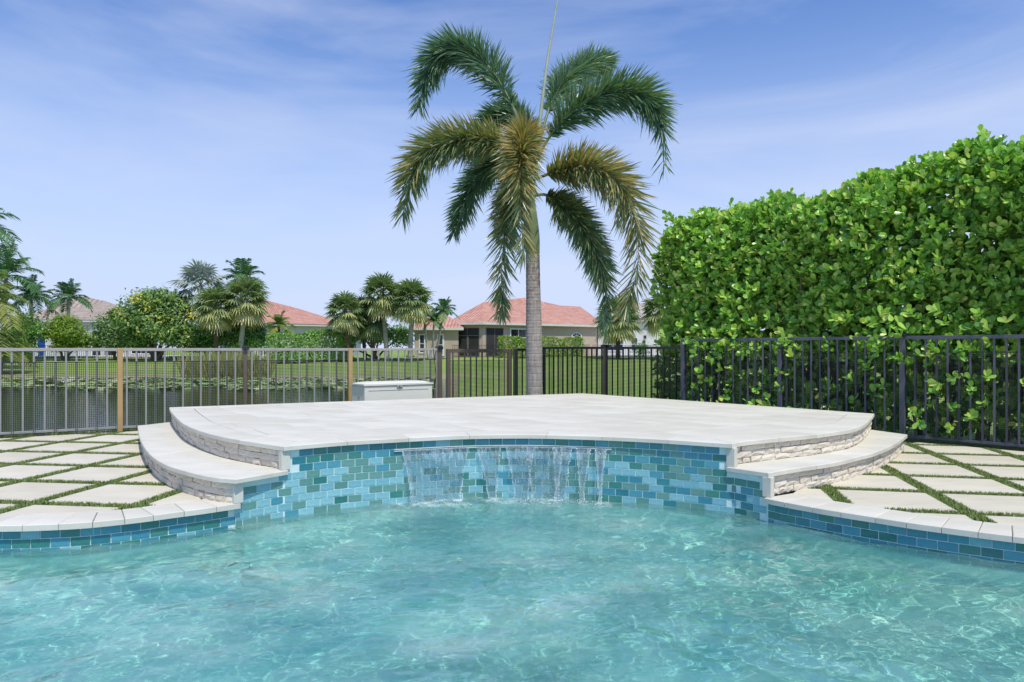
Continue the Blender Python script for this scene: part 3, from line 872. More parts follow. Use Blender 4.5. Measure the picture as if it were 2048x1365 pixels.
regL = [tuple(p) for p in cinL] + [tuple(p) for p in baseL[::-1] if p[0] < -2.55] + [(-4.9, 9.75), (-4.3, 11.2)] + [(-5.2, fence_left_y(-5.2) - 0.16), (-6.78, 10.04), (-8.2, fence_left_y(-8.2) - 0.16), (-9.5, 8.3), (-9.5, 5.2)]
make_patio('patio_left', regL, (-3.802, 5.755), math.radians(-7.5), 0.865, 0.116, 'grid of square stone pavers with green turf joints left of the deck', 91, 'green artificial turf strips between the left pavers', 'artificial_turf')
cinR = np.array([p for p in cinR if p[0] > 2.36])
fr = lambda s, off: tuple(CORNER + FRD * s + np.array([FRD[1], -FRD[0]]) * off)
regR = [tuple(p) for p in cinR[:-4]] + [(9.5, 3.2), fr(12.5, 0.12), fr(7.2, 0.12), fr(6.9, 0.5)] + [tuple(p) for p in baseR[::-1] if p[0] > 2.46]
make_patio('patio_right', regR, (3.58, 6.20), math.radians(-12), 0.83, 0.116, 'grid of square stone pavers with green turf joints right of the deck', 92, 'green artificial turf strips between the right pavers', 'artificial_turf')
# stone pavement the photographer stands on, behind the near pool edge
mb = MB(); mb.bbox(-7.6, 6.2, -6.0, 0.34, -0.25, 0.0, 0.01); o = mb.build('pavement', M['trav']); tag(o, 'stone pavement along the near edge of the pool', 'pavement', kind='structure')

# ---------------------------------------------------------------- waterfall: lip and falling sheets
lip = empty('waterfall_spout', (-0.08, 6.85, 0.30)); tag(lip, 'long white spout lip set in the tiled wall above the water', 'spout')
inv = Matrix.Translation(lip.location).inverted()
aw = Curve(arc_wall)
sx = [s for s in np.linspace(0, aw.L, 400) if LIP0 < aw.at(s)[0][0] < LIP1]
S0, S1 = sx[0], sx[-1]
M['lip'] = plain('white_acrylic', (0.68, 0.70, 0.69), 0.35, var=0.08)
def band(s0, s1, front, back, z0, z1, n=40):
    V = []; Fq = []
    for s in np.linspace(s0, s1, n):
        p, t = aw.at(s); nl = np.array([-t[1], t[0]])
        a, b = p - nl * front, p + nl * back
        V += [(a[0], a[1], z0), (a[0], a[1], z1), (b[0], b[1], z1), (b[0], b[1], z0)]
    for i in range(n - 1):
        for k in range(4): Fq.append((4 * i + k, 4 * i + 4 + k, 4 * i + 4 + (k + 1) % 4, 4 * i + (k + 1) % 4))
    Fq += [(3, 2, 1, 0), (4 * n - 4, 4 * n - 3, 4 * n - 2, 4 * n - 1)]
    return V, Fq
LIPZ = DECK - SLAB - TH - 0.006
for nm, fr_, z0, z1 in (('upper_lip', 0.012, LIPZ - 0.002, LIPZ + 0.004), ('lower_lip', 0.020, LIPZ - 0.016, LIPZ - 0.011)):
    V, Fq = band(S0, S1, fr_, 0.01, z0, z1); o = obj_from_data(nm, make_mesh(nm, V, Fq, M['lip']), lip); o.matrix_parent_inverse = inv

def m_fall():
    t = NT('falling_water'); v = t.coords((1, 1, 0.16))
    streak = t.noise(v, 42, 5, 0.65); fine = t.noise(t.coords((1, 1, 0.35)), 95, 4, 0.7)
    z = t.math('MULTIPLY', streak, fine)
    edge = t.attr('tint')
    f = t.n('ShaderNodeMapRange'); t.l(t.math('ADD', z, t.math('MULTIPLY', edge, 0.20)), f.inputs['Value'])
    f.inputs['From Min'].default_value = 0.27; f.inputs['From Max'].default_value = 0.50; f.inputs['To Min'].default_value = 0.0; f.inputs['To Max'].default_value = 0.75
    foam = t.n('ShaderNodeBsdfDiffuse'); foam.inputs['Color'].default_value = (0.80, 0.88, 0.92, 1)  # white stands for foam and for sparkle painted into the sheets
    tl = t.n('ShaderNodeBsdfTranslucent'); tl.inputs['Color'].default_value = (0.80, 0.88, 0.92, 1)
    fm = t.n('ShaderNodeMixShader'); fm.inputs['Fac'].default_value = 0.5; t.l(foam.outputs['BSDF'], fm.inputs[1]); t.l(tl.outputs['BSDF'], fm.inputs[2])
    gl = t.n('ShaderNodeBsdfGlossy'); gl.inputs['Roughness'].default_value = 0.06
    tr = t.n('ShaderNodeBsdfTransparent'); tr.inputs['Color'].default_value = (0.88, 0.95, 0.97, 1)
    bp = t.n('ShaderNodeBump'); bp.inputs['Strength'].default_value = 1.0; bp.inputs['Distance'].default_value = 0.03; t.l(z, bp.inputs['Height'])
    fr = t.n('ShaderNodeFresnel'); fr.inputs['IOR'].default_value = 1.5; t.l(bp.outputs['Normal'], fr.inputs['Normal']); t.l(bp.outputs['Normal'], gl.inputs['Normal'])
    m1 = t.n('ShaderNodeMixShader'); t.l(fr.outputs['Fac'], m1.inputs['Fac']); t.l(tr.outputs['BSDF'], m1.inputs[1]); t.l(gl.outputs['BSDF'], m1.inputs[2])
    m2 = t.n('ShaderNodeMixShader'); t.l(f.outputs['Result'], m2.inputs['Fac']); t.l(m1.outputs['Shader'], m2.inputs[1]); t.l(fm.outputs['Shader'], m2.inputs[2])
    t.l(m2.outputs['Shader'], t.out.inputs['Surface']); return t.m
M['fall'] = m_fall()
M['foam'] = plain('white_water_foam', (0.80, 0.86, 0.88), 0.5)
falls = empty('waterfall', (-0.08, 6.8, WATER_Z)); tag(falls, 'thin clear water sheets falling from the spout into the pool', 'waterfall')
inv = Matrix.Translation(falls.location).inverted()
_ss = np.linspace(0, aw.L, 300); _xs = np.array([aw.at(s)[0][0] for s in _ss])
def x_to_s(x): return float(np.interp(x, _xs, _ss))
R = np.random.RandomState(5)
ZT, ZB = LIPZ - 0.010, WATER_Z - 0.01
streams = [(-1.02, -0.415, -0.95, -0.50, 1.0), (-0.345, -0.105, -0.235, -0.15, 1.0), (-0.065, 0.215, 0.02, 0.16, 1.0), (0.14, 0.575, 0.19, 0.52, 0.8), (0.395, 0.485, 0.42, 0.455, 1.2), (0.61, 0.75, 0.655, 0.69, 1.2), (0.785, 0.89, 0.825, 0.85, 1.3)]
for a0, a1, b0, b1, e in streams:
    nz, nx = 34, max(6, int((a1 - a0) / 0.018)); V = []; Fq = []; tint = []
    for j in range(nz + 1):
        q = j / nz; z = ZT + (ZB - ZT) * q; out = 0.021 + 0.060 * math.sqrt(q)
        k = 1 - (1 - q) ** 1.5
        l, r = a0 + (b0 - a0) * k, a1 + (b1 - a1) * k
        l += 0.006 * math.sin(q * 19 + a0 * 30) * q; r += 0.006 * math.sin(q * 17 + a1 * 40) * q
        for i in range(nx + 1):
            x = l + (r - l) * i / nx; s = x_to_s(x); p, t = aw.at(s); nl = np.array([-t[1], t[0]])
            o_ = out + 0.006 * math.sin(i * 2.1 + j * 0.35 + a0 * 9) * q + R.uniform(-.0012, .0012)
            w = p - nl * o_; V.append((w[0], w[1], z))
            d = min(i, nx - i) / nx * (r - l)
            tint.append(min(1.5, e * (max(0, 1 - d / 0.022)) * (0.6 + 0.4 * q) + 0.55 * math.exp(-((q - 0.12) / 0.10) ** 2) * (0.4 + 0.6 * abs(math.sin(x * 41)))))  # white band near the top paints the sparkle below the lip
    for j in range(nz):
        for i in range(nx):
            c = j * (nx + 1) + i; Fq.append((c, c + 1, c + nx + 2, c + nx + 1))
    me = np_mesh('water_sheet', np.array(V), np.array(Fq), M['fall'], True, np.array(tint))
    o = obj_from_data('water_sheet', me, falls); o.matrix_parent_inverse = inv
# drops and bubbles thrown up where the sheets land
ico = [(0, 0, 1), (0.894, 0, 0.447), (0.276, 0.851, 0.447), (-0.724, 0.526, 0.447), (-0.724, -0.526, 0.447), (0.276, -0.851, 0.447), (0.724, 0.526, -0.447), (-0.276, 0.851, -0.447), (-0.894, 0, -0.447), (-0.276, -0.851, -0.447), (0.724, -0.526, -0.447), (0, 0, -1)]
icf = [(0, 1, 2), (0, 2, 3), (0, 3, 4), (0, 4, 5), (0, 5, 1), (1, 6, 2), (2, 7, 3), (3, 8, 4), (4, 9, 5), (5, 10, 1), (6, 7, 2), (7, 8, 3), (8, 9, 4), (9, 10, 5), (10, 6, 1), (11, 7, 6), (11, 8, 7), (11, 9, 8), (11, 10, 9), (11, 6, 10)]
mb = MB()
for a0, a1, b0, b1, e in streams:
    for k in range(int(26 + 230 * (b1 - b0))):
        x = R.uniform(b0 - 0.02, b1 + 0.02); s = x_to_s(x); p, t = aw.at(s); nl = np.array([-t[1], t[0]])
        d = 0.095 + abs(R.normal(0, 0.16)); q = p - nl * d + np.array([R.normal(0, 0.03), 0])
        r = R.uniform(0.0012, 0.0034); z = WATER_Z + 0.004 + (abs(R.normal(0, 0.02)) if R.rand() < 0.45 else 0)
        fl = 0.5
        mb.add([(q[0] + v[0] * r * 1.6, q[1] + v[1] * r * 1.6, z + v[2] * r * fl) for v in ico], icf)
    for edge0, edge1 in ((a0, b0), (a1, b1)):
        for k in range(26):
            qz = R.rand(); kq = 1 - (1 - qz) ** 1.5; x = edge0 + (edge1 - edge0) * kq + R.normal(0, 0.004); s = x_to_s(x); p, t = aw.at(s); nl = np.array([-t[1], t[0]])
            w = p - nl * (0.022 + 0.060 * math.sqrt(qz) + R.normal(0, 0.005)); r = R.uniform(0.0015, 0.0038); z = ZT + (ZB - ZT) * qz
            mb.add([(w[0] + v[0] * r, w[1] + v[1] * r, z + v[2] * r * 1.6) for v in ico], icf)
o = mb.build('splash_drops', M['foam'], falls, True); o['kind'] = 'stuff'; o.matrix_parent_inverse = inv

# ---------------------------------------------------------------- fences
PITCH = 0.129
def fence_piece(root, origin, d, s0, s1, height, posts, mats, mesh_top, base=0.0, rail_h=0.045, picket_w=0.024, mesh_bottom=0.03, phase=0.5, bottom_rail=True, wire=0.0028):
    """pickets, rails, posts and a wire mesh woven in front of every second picket; parts are children of root"""
    origin = np.array(origin); ang = math.atan2(d[1], d[0]); pm, rm, wm = mats
    inv = Matrix.Translation(root.location).inverted()
    def put(o, s, z=0.0, off=0.0):
        q = origin + d * s + np.array([-d[1], d[0]]) * off
        o.matrix_parent_inverse = inv; o.location = (q[0], q[1], z); o.rotation_euler = (0, 0, ang); return o
    def bx(name, m, w, dep, z0, z1, b=0.002):
        mb = MB(); mb.bbox(-w / 2, w / 2, -dep / 2, dep / 2, z0, z1, b); return make_mesh(name, mb.v, mb.f, m)
    pk = bx('picket', pm, picket_w, picket_w, base + 0.03, height - rail_h + 0.005)
    n = int((s1 - s0) / PITCH); ks = []
    for k in range(n + 1):
        s = s0 + (k + phase) * PITCH
        if s > s1 - 0.02 or any(abs(s - p[0]) < 0.05 for p in posts): continue
        put(obj_from_data('picket', pk, root), s); ks.append(s)
    mb = MB(); mb.bbox(s0, s1, -0.02, 0.02, height - rail_h, height, 0.003); o = mb.build('rail', rm, root); put(o, 0)
    if bottom_rail:
        mb = MB(); mb.bbox(s0, s1, -0.018, 0.018, base + 0.035, base + 0.07, 0.003); o = mb.build('rail', pm, root); put(o, 0)
    for s, w, m, cap in posts:
        mb = MB(); mb.bbox(-w / 2, w / 2, -w / 2, w / 2, base - 0.2, height - 0.002 if not cap else height + 0.012, 0.003)
        o = mb.build('post', m, root); put(o, s, 0)
        if cap:
            mb = MB(); mb.bbox(-0.058, 0.058, -0.062, 0.062, height + 0.0, height + 0.035, 0.006); mb.bbox(-0.050, 0.050, -0.075, -0.055, height - 0.02, height + 0.028, 0.004)
            c = mb.build('post_cap', M['cap'], o); c.location = (0, 0, 0)
            mb = MB(); mb.bbox(-0.040, 0.040, -0.042, 0.042, height + 0.0352, height + 0.040, 0.001); mb.build('solar_cell', M['solar'], o)
    # woven wire mesh
    cell = 0.0255; th = wire
    def weave(s): return -0.019 * math.cos(math.pi * (s - s0 - phase * PITCH) / PITCH)
    mb = MB(); zs = np.arange(base + mesh_bottom, mesh_top, cell)
    ss = np.arange(s0, s1, PITCH / 2)
    for z in list(zs) + [mesh_top]:
        t2 = th * (1.8 if z == mesh_top else 1.0)
        V = []; Fq = []
        for s in ss:
            o_ = weave(s); V += [(s, o_ - t2, z), (s, o_, z - t2), (s, o_ + t2, z), (s, o_, z + t2)]
        for i in range(len(ss) - 1):
            for k in range(4): Fq.append((4 * i + k, 4 * i + 4 + k, 4 * i + 4 + (k + 1) % 4, 4 * i + (k + 1) % 4))
        mb.add(V, Fq)
    for s in np.arange(s0 + 0.01, s1, cell):
        o_ = weave(s); t2 = th
        mb.add([(s - t2, o_ - t2 * .6, base + mesh_bottom), (s + t2, o_ - t2 * .6, base + mesh_bottom), (s, o_ + t2, base + mesh_bottom), (s - t2, o_ - t2 * .6, mesh_top), (s + t2, o_ - t2 * .6, mesh_top), (s, o_ + t2, mesh_top)], [(0, 1, 4, 3), (1, 2, 5, 4), (2, 0, 3, 5)])
    o = mb.build('wire_mesh', wm, root); o['kind'] = 'stuff'; put(o, 0)
    return ks

fl = empty('boundary_fence', (FL0[0], FL0[1], 0)); tag(fl, 'grey picket fence with tan posts in front of the lake, left of the gate', 'fence')
fence_piece(fl, FL0, FLD, -2.6, 6.42, 1.235, [(-2.44, .07, M['fence_tan'], False), (-0.66, .07, M['fence_bronze'], False), (1.116, .07, M['fence_tan'], False), (2.905, .06, M['fence_bronze'], True), (4.675, .07, M['fence_tan'], False), (6.42, .085, M['fence_bronze'], True)],
            (M['fence_grey'], M['fence_rail'], M['wire']), 1.03)
gt = empty('fence_gate', tuple(FL0 + FLD * 7.3) + (0,)); tag(gt, 'bronze picket gate between the grey fence and the palm trunk', 'gate')
fence_piece(gt, FL0, FLD, 6.58, 8.02, 1.222, [(6.61, .07, M['fence_bronze'], False), (7.985, .075, M['fence_bronze'], False)], (M['fence_bronze'], M['fence_bronze'], M['wire']), 1.00, base=0.03, rail_h=0.07, phase=1.0)
mb = MB(); mb.tube([tuple(FL0 + FLD * 6.30 - np.array([0, .03])) + (1.22,), tuple(FL0 + FLD * 6.33 - np.array([0, .05])) + (0.98,), tuple(FL0 + FLD * 6.36 - np.array([0, .06])) + (0.72,), tuple(FL0 + FLD * 6.31 - np.array([0, .06])) + (0.45,), tuple(FL0 + FLD * 6.28 - np.array([0, .05])) + (0.05,)], 0.006, 6)
o = mb.build('hanging_cable', M['black']); tag(o, 'thin black cable hanging from the fence post beside the white storage box', 'cable')
fc_ = empty('boundary_fence', (CORNER[0], CORNER[1], 0)); tag(fc_, 'low black picket fence behind the palm trunk, right of the gate', 'fence')
fence_piece(fc_, FL0, FLD, 8.10, 8.795, 1.23, [(8.13, .075, M['fence_bronze'], False)], (M['fence_black'], M['fence_black'], M['wire']), 1.04)
fence_piece(fc_, CORNER, FRD, 0.0, 3.43, 1.265, [(0.02, .075, M['fence_black'], False), (1.69, .06, M['fence_bronze'], True)], (M['fence_black'], M['fence_black'], M['wire']), 1.08)
frt = empty('boundary_fence', tuple(CORNER + FRD * 7) + (0,)); tag(frt, 'tall dark picket fence, blue-grey shade in its colour, with leaves poking through, along the hedge', 'fence')
fence_piece(frt, CORNER, FRD, 3.43, 12.6, 1.395, [(3.45, .075, M['fence_dark'], False), (5.20, .07, M['fence_dark'], False), (6.95, .07, M['fence_dark'], True), (8.70, .07, M['fence_dark'], False), (10.45, .07, M['fence_dark'], False)],
            (M['fence_dark'], M['fence_dark'], M['wire_dark']), 1.185, wire=0.0017)

# ---------------------------------------------------------------- storage box
bxr = empty('storage_box', (-2.456, 12.05, 0), math.atan2(0.76, 1.06)); tag(bxr, 'white resin storage box with lid between the deck and the fence', 'storage box')
L_, D_, H_ = 1.305, 0.565, 0.66
mb = MB()
x0, x1, y0, y1, z0, z1 = 0.012, L_ - 0.012, 0.012, D_ - 0.012, 0.0, 0.595
mb.bbox(x0, x1, y0 + 0.006, y1, z0, z1, 0.006); mb.build('body', M['box_white'], bxr)
def frame(name, xa, xb, za, zb, w, front, M_):
    mb = MB()
    mb.bbox(xa, xb, front, front + .008, zb - w, zb, .002); mb.bbox(xa, xb, front, front + .008, za, za + w, .002)
    mb.bbox(xa, xa + w, front, front + .008, za + w, zb - w, .002); mb.bbox(xb - w, xb, front, front + .008, za + w, zb - w, .002)
    return mb.build(name, M_, bxr)
frame('front_frame', x0, x1, 0.0, z1, 0.075, 0.0105, M['box_white'])
mb = MB()
for (a, b) in ((0, L_),):
    V = []; nX, nY = 12, 8
    for j in range(nY + 1):
        for i in range(nX + 1):
            u, v = i / nX, j / nY; V.append((-0.006 + (L_ + 0.012) * u, -0.008 + (D_ + 0.012) * v, 0.632 + 0.030 * (1 - (2 * v - 1) ** 4) * (1 - (2 * u - 1) ** 10)))
    Fq = [(j * (nX + 1) + i, j * (nX + 1) + i + 1, (j + 1) * (nX + 1) + i + 1, (j + 1) * (nX + 1) + i) for j in range(nY) for i in range(nX)]
    mb.add(V, Fq)
    mb.box(-0.006, L_ + 0.006, -0.008, D_ + 0.004, 0.603, 0.632)
mb.build('lid', M['box_white'], bxr)
mb = MB(); mb.bbox(0.60, 0.71, -0.010, 0.012, 0.560, 0.598, 0.006); lt = mb.build('latch', M['box_grey'], bxr)
mb = MB(); mb.bbox(0.640, 0.655, -0.016, 0.0, 0.562, 0.592, 0.003); mb.build('lock_hole', M['black'], lt)
mb = MB(); mb.bbox(0.004, 0.014, 0.20, 0.28, 0.40, 0.425, 0.004); mb.build('handle', M['box_grey'], bxr)

# ---------------------------------------------------------------- foxtail palm
def strips_mesh(B, T, Wd, up, L, wid, droop, R, name, mat, tint, seg=3, fold=0.0):
    """leaf strips: B base points, T unit directions, up: side-plane hint; returns mesh data arrays"""
    n = len(B); side = np.cross(T, up); side /= (np.linalg.norm(side, axis=1)[:, None] + 1e-9)
    prof = [0.35, 1.0, 0.8, 0.08] if seg == 3 else [0.5, 1.0, 0.1]
    V = []
    for k in range(seg + 1):
        q = k / seg; c = B + T * (L * q)[:, None]; c[:, 2] -= droop * L * q * q
        w = (wid * prof[k])[:, None] / 2
        V += [c + side * w, c - side * w]
    V = np.stack(V, 1).reshape(-1, 3); b = np.arange(n)[:, None] * (2 * (seg + 1))
    Fq = np.concatenate([b + np.array([2 * k, 2 * k + 2, 2 * k + 3, 2 * k + 1]) for k in range(seg)])
    return V, Fq, np.repeat(tint, 2 * (seg + 1))

PZ = 13.9
def palm_pt(u, v, dz=0.0):
    Z = PZ + dz; return ((u - 1024) * Z / 1450, Z, EYE + (698.6 - v) * Z / 1450)
fox = empty('foxtail_palm', (0.43, PZ, 0)); tag(fox, 'tall foxtail palm with bushy arching fronds behind the deck', 'palm tree')
inv = Matrix.Translation(fox.location).inverted()
def put(o): o.matrix_parent_inverse = inv; return o
R = np.random.RandomState(17)
def m_foxtrunk():
    t = NT('foxtail_trunk'); v = t.coords()
    a = t.ramp(t.noise(t.coords((1, 1, 3.5)), 4, 6, 0.65), [(0.3, (0.22, 0.19, 0.175)), (0.5, (0.38, 0.35, 0.33)), (0.7, (0.48, 0.46, 0.445))])
    st = t.noise(t.coords((14, 14, 1.2)), 3, 4, 0.6)
    a = t.mix(0.55, a, t.ramp(st, [(0.35, (0.21, 0.18, 0.165)), (0.65, (0.48, 0.455, 0.44))]))
    sz = t.n('ShaderNodeSeparateXYZ'); t.l(v, sz.inputs['Vector'])
    zw = t.math('ADD', sz.outputs['Z'], t.math('MULTIPLY', t.noise(v, 3, 3), 0.03))
    ring = t.math('FRACT', t.math('MULTIPLY', zw, 8.0))
    a = t.mix(1.0, a, t.ramp(ring, [(0.0, (1.18, 1.18, 1.2)), (0.10, (1.12, 1.12, 1.14)), (0.16, (0.62, 0.58, 0.55)), (0.30, (0.92, 0.9, 0.88)), (1.0, (1.0, 1.0, 1.0))]), 'MULTIPLY')
    up = t.n('ShaderNodeMapRange'); t.l(sz.outputs['Z'], up.inputs['Value'])
    up.inputs['From Min'].default_value = 1.7; up.inputs['From Max'].default_value = 2.5
    pt = t.math('MULTIPLY', t.ramp(t.noise(t.coords((1, 1, 0.8)), 13, 5, 0.7), [(0.48, (0, 0, 0)), (0.58, (1, 1, 1))]), up.outputs['Result'])
    a = t.mix(t.math('MULTIPLY', pt, 0.7), a, (0.13, 0.10, 0.085))
    t.base(a, 0.9, spec=0.15); t.bump(t.noise(v, 22, 6, 0.7), 0.6, 0.02); return t.m
M['foxtrunk'] = m_foxtrunk()
M['shaft'] = plain('crownshaft', (0.17, 0.22, 0.10), 0.45, var=0.25, nscale=3, bump=0.1)
M['rachis'] = plain('frond_rachis', (0.15, 0.20, 0.09), 0.5, var=0.2)
M['spear'] = plain('spear_leaf', (0.38, 0.42, 0.33), 0.5, var=0.12)
zz = np.linspace(-0.1, 3.03, 150); pts = []; rad = []
for z in zz:
    r = 0.135 + 0.055 * math.exp(-max(z, 0) / 0.42) + 0.022 * math.exp(-((z - 1.3) / 0.8) ** 2)
    ph = (z / 0.125) % 1.0
    r *= 1 - 0.035 * math.exp(-((ph - 0.5) / 0.09) ** 2) + 0.012 * math.exp(-((ph - 0.62) / 0.06) ** 2)
    pts.append((0.430 - 0.03 * z / 3 + 0.006 * math.sin(z * 1.3), PZ, z)); rad.append(r)
mb = MB(); mb.tube(pts, rad, 20); put(mb.build('trunk', M['foxtrunk'], fox, True))
top = Vector((0.40, PZ, 3.0)); pts = [top + Vector((-0.008 * k, 0.0, 0.13 * k)) for k in range(12)]
mb = MB(); mb.tube([tuple(p) for p in pts], [0.128, 0.140, 0.150, 0.152, 0.148, 0.140, 0.130, 0.120, 0.108, 0.095, 0.08, 0.06], 16); put(mb.build('crownshaft', M['shaft'], fox, True))
sp = [palm_pt(1064, 380), palm_pt(1074, 300), palm_pt(1083, 215), palm_pt(1095, 120), palm_pt(1106, 55), palm_pt(1116, -5), palm_pt(1132, -95)]
sp = catmull(sp, 5); mb = MB(); mb.tube([tuple(p) for p in sp], np.linspace(0.05, 0.006, len(sp)) ** 1.0, 7); put(mb.build('spear_leaf', M['spear'], fox, True))
fr_spec = [
    ([(1056, 330, 0), (1045, 268, .02), (1020, 203, .1), (978, 135, .3), (925, 97, .45), (880, 110, .5), (850, 160, .5), (838, 215, .45)], 0.56, 0.16, 0.13, 0.0),
    ([(1068, 330, 0), (1085, 262, .05), (1105, 200, .35), (1138, 152, .9), (1180, 126, 1.5), (1215, 124, 2.1)], 0.50, 0.24, 0.10, 0.0),
    ([(1066, 345, 0), (1092, 285, 0), (1145, 222, -.1), (1205, 190, -.2), (1262, 184, -.35), (1303, 208, -.45), (1326, 265, -.5), (1328, 338, -.5)], 0.56, 0.22, 0.14, 0.05),
    ([(1056, 350, 0), (1040, 308, -.05), (985, 282, -.2), (920, 278, -.45), (862, 298, -.6), (824, 350, -.65), (805, 430, -.6)], 0.56, 0.44, 0.17, 0.14),
    ([(1056, 360, 0), (1035, 325, .15), (985, 328, .5), (947, 370, .8), (924, 420, .9), (908, 465, .9)], 0.46, 0.10, 0.10, 0.0),
    ([(1060, 345, 0), (1052, 290, -.25), (1046, 276, -.75), (1042, 310, -1.25), (1040, 370, -1.5), (1042, 440, -1.55), (1048, 505, -1.5)], 0.56, 0.56, 0.18, 0.32),
    ([(1058, 365, 0), (1045, 345, -.25), (1026, 380, -.6), (1012, 450, -.85), (1003, 540, -.9), (1004, 628, -.8)], 0.46, 0.40, 0.16, 0.05),
    ([(1066, 360, 0), (1088, 352, -.15), (1125, 338, -.4), (1178, 332, -.8), (1230, 358, -1.0), (1262, 415, -1.05), (1278, 480, -1.0), (1272, 550, -.95), (1250, 622, -.9)], 0.56, 0.56, 0.17, 0.12),
    ([(1066, 392, 0), (1090, 390, -.15), (1118, 403, -.3), (1160, 445, -.5), (1193, 510, -.6), (1210, 580, -.6), (1212, 645, -.55)], 0.46, 0.30, 0.14, 0.22),
    ([(1062, 350, 0), (1070, 300, .25), (1050, 250, .8), (1010, 225, 1.3), (970, 250, 1.7), (950, 300, 1.9)], 0.45, 0.15, 0.12, 0.0),
]
for spec, ll, tmean, tsd, topbias in fr_spec:
    spine = resample(catmull([palm_pt(*p) for p in spec], 10), 90); n = len(spine)
    fo = empty('frond', tuple(spine[0])); fo.parent = fox; fo.matrix_parent_inverse = inv
    finv = Matrix.Translation(spine[0]).inverted()
    mb = MB(); mb.tube([tuple(p) for p in spine], np.linspace(0.032, 0.004, n), 6); o = mb.build('rachis', M['rachis'], fo, True); o.matrix_parent_inverse = finv
    tan = np.gradient(spine, axis=0); tan /= np.linalg.norm(tan, axis=1)[:, None]
    m = 1400
    start = 0.20 if spec[0][1] > 385 else 0.13
    q = np.sort(R.uniform(start, 1.0, m)); fi = q * (n - 1); i0 = np.minimum(fi.astype(int), n - 2); w = (fi - i0)[:, None]
    B = spine[i0] * (1 - w) + spine[i0 + 1] * w; T = tan[i0]
    ref = np.tile(np.array([0, 0, 1.0]), (m, 1)); a = np.cross(T, ref); a /= np.linalg.norm(a, axis=1)[:, None] + 1e-6; b = np.cross(a, T)
    ph = R.uniform(0, 2 * math.pi, m); rad_ = a * np.cos(ph)[:, None] + b * np.sin(ph)[:, None]
    ang = np.radians(R.uniform(40, 68, m)) * (1 - 0.35 * q ** 5)
    D = T * np.cos(ang)[:, None] + rad_ * np.sin(ang)[:, None]; D += R.normal(0, 0.06, (m, 3)); D /= np.linalg.norm(D, axis=1)[:, None]
    env = np.clip((q - start) / 0.10, 0.45, 1) * np.clip((1.10 - q) / 0.22, 0.62, 1)
    Lf = 1.1 * ll * env * R.uniform(0.72, 1.08, m); wd = R.uniform(0.020, 0.034, m)
    up = np.cross(D, T) + R.normal(0, 0.5, (m, 3))
    tint = np.clip(R.normal(tmean + 0.05, tsd, m) + topbias * (1 - q) + (0.08 * np.sin(ph) if topbias else 0), 0, 1)
    V, Fq, tt = strips_mesh(B, D, None, up, Lf, wd, 0.10, R, 'leaflets', M['foxtail'], tint)
    o = obj_from_data('leaflets', np_mesh('leaflets', V, Fq, M['foxtail'], False, tt), fo); o['kind'] = 'stuff'; o.matrix_parent_inverse = finv

# ---------------------------------------------------------------- clusia hedge behind the right fence
hg = empty('clusia_hedge', tuple(CORNER + FRD * 7.0 + np.array([0.6, 0.5])) + (0,)); tag(hg, 'tall dense clipped hedge of round glossy leaves behind the right fence', 'hedge')
hinv = Matrix.Translation(hg.location).inverted()
NB = np.array([-FRD[1], FRD[0]])                                       # outwards from the garden, into the hedge
R = np.random.RandomState(29)
HS0, HS1 = 2.62, 12.3
def hedge_top(s):
    return 3.36 + 0.085 * (s - 2.7) + 0.10 * np.sin(s * 1.9 + 0.5) + 0.07 * np.sin(s * 4.3) + 0.05 * np.sin(s * 9.1 + 1)
def hedge_face(s, z):
    """distance of the leafy face behind the fence line"""
    return 0.30 + 0.10 * np.sin(s * 2.3 + z * 1.1) + 0.07 * np.sin(s * 5.1 - z * 3.2) - 0.12 * np.clip((z - 1.5) / 1.2, 0, 1)
# leaf template: obovate, slightly cupped; base at origin pointing +x
tx = np.array([0.0, 0.25, 0.55, 0.82, 1.0]); tw = np.array([0.04, 0.13, 0.245, 0.255, 0.0])
LV = []
for i in range(5):
    if i == 4: LV.append((1.0, 0, 0.02))
    else: LV += [(tx[i], tw[i], 0.045 * (tw[i] / 0.3)), (tx[i], 0, -0.01), (tx[i], -tw[i], 0.045 * (tw[i] / 0.3))]
LV = np.array(LV)
LF = []
for i in range(3):
    for k in range(2): LF.append((3 * i + k, 3 * i + 3 + k, 3 * i + 4 + k, 3 * i + 1 + k))
LF = np.array(LF); LT = np.array([(9, 12, 10), (10, 12, 11)])
def leaf_frames(n_cl, s, z, depth, outd, size):
    """clusters of leaves at (s, depth, z) opening towards outd"""
    pos, X, Y, sz, tn = [], [], [], [], []
    for k in range(n_cl):
        c = np.array([*(CORNER + FRD * s[k] + NB * depth[k]), z[k]])
        ax = outd[k] / np.linalg.norm(outd[k]); nl = R.randint(5, 8); t0 = R.normal(0.58, 0.15) 
        a = np.cross(ax, [0.3, 0.2, 1.0]); a /= np.linalg.norm(a); b = np.cross(ax, a)
        ph0 = R.uniform(0, 6.28)
        for j in range(nl):
            ph = ph0 + j * 2.4; op = math.radians(R.uniform(15, 68))
            d = ax * math.cos(op) + (a * math.cos(ph) + b * math.sin(ph)) * math.sin(op)
            nrm = ax - d * (ax @ d); nrm += R.normal(0, 0.18, 3) + np.array([0, 0, 0.25]); nrm -= d * (nrm @ d); nrm /= np.linalg.norm(nrm) + 1e-6
            y = np.cross(nrm, d)
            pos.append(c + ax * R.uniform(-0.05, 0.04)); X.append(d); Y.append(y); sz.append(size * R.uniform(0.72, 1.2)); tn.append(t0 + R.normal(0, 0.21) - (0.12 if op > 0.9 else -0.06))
    return np.array(pos), np.array(X), np.array(Y), np.array(sz), np.clip(np.array(tn), 0, 0.96)
sets = []
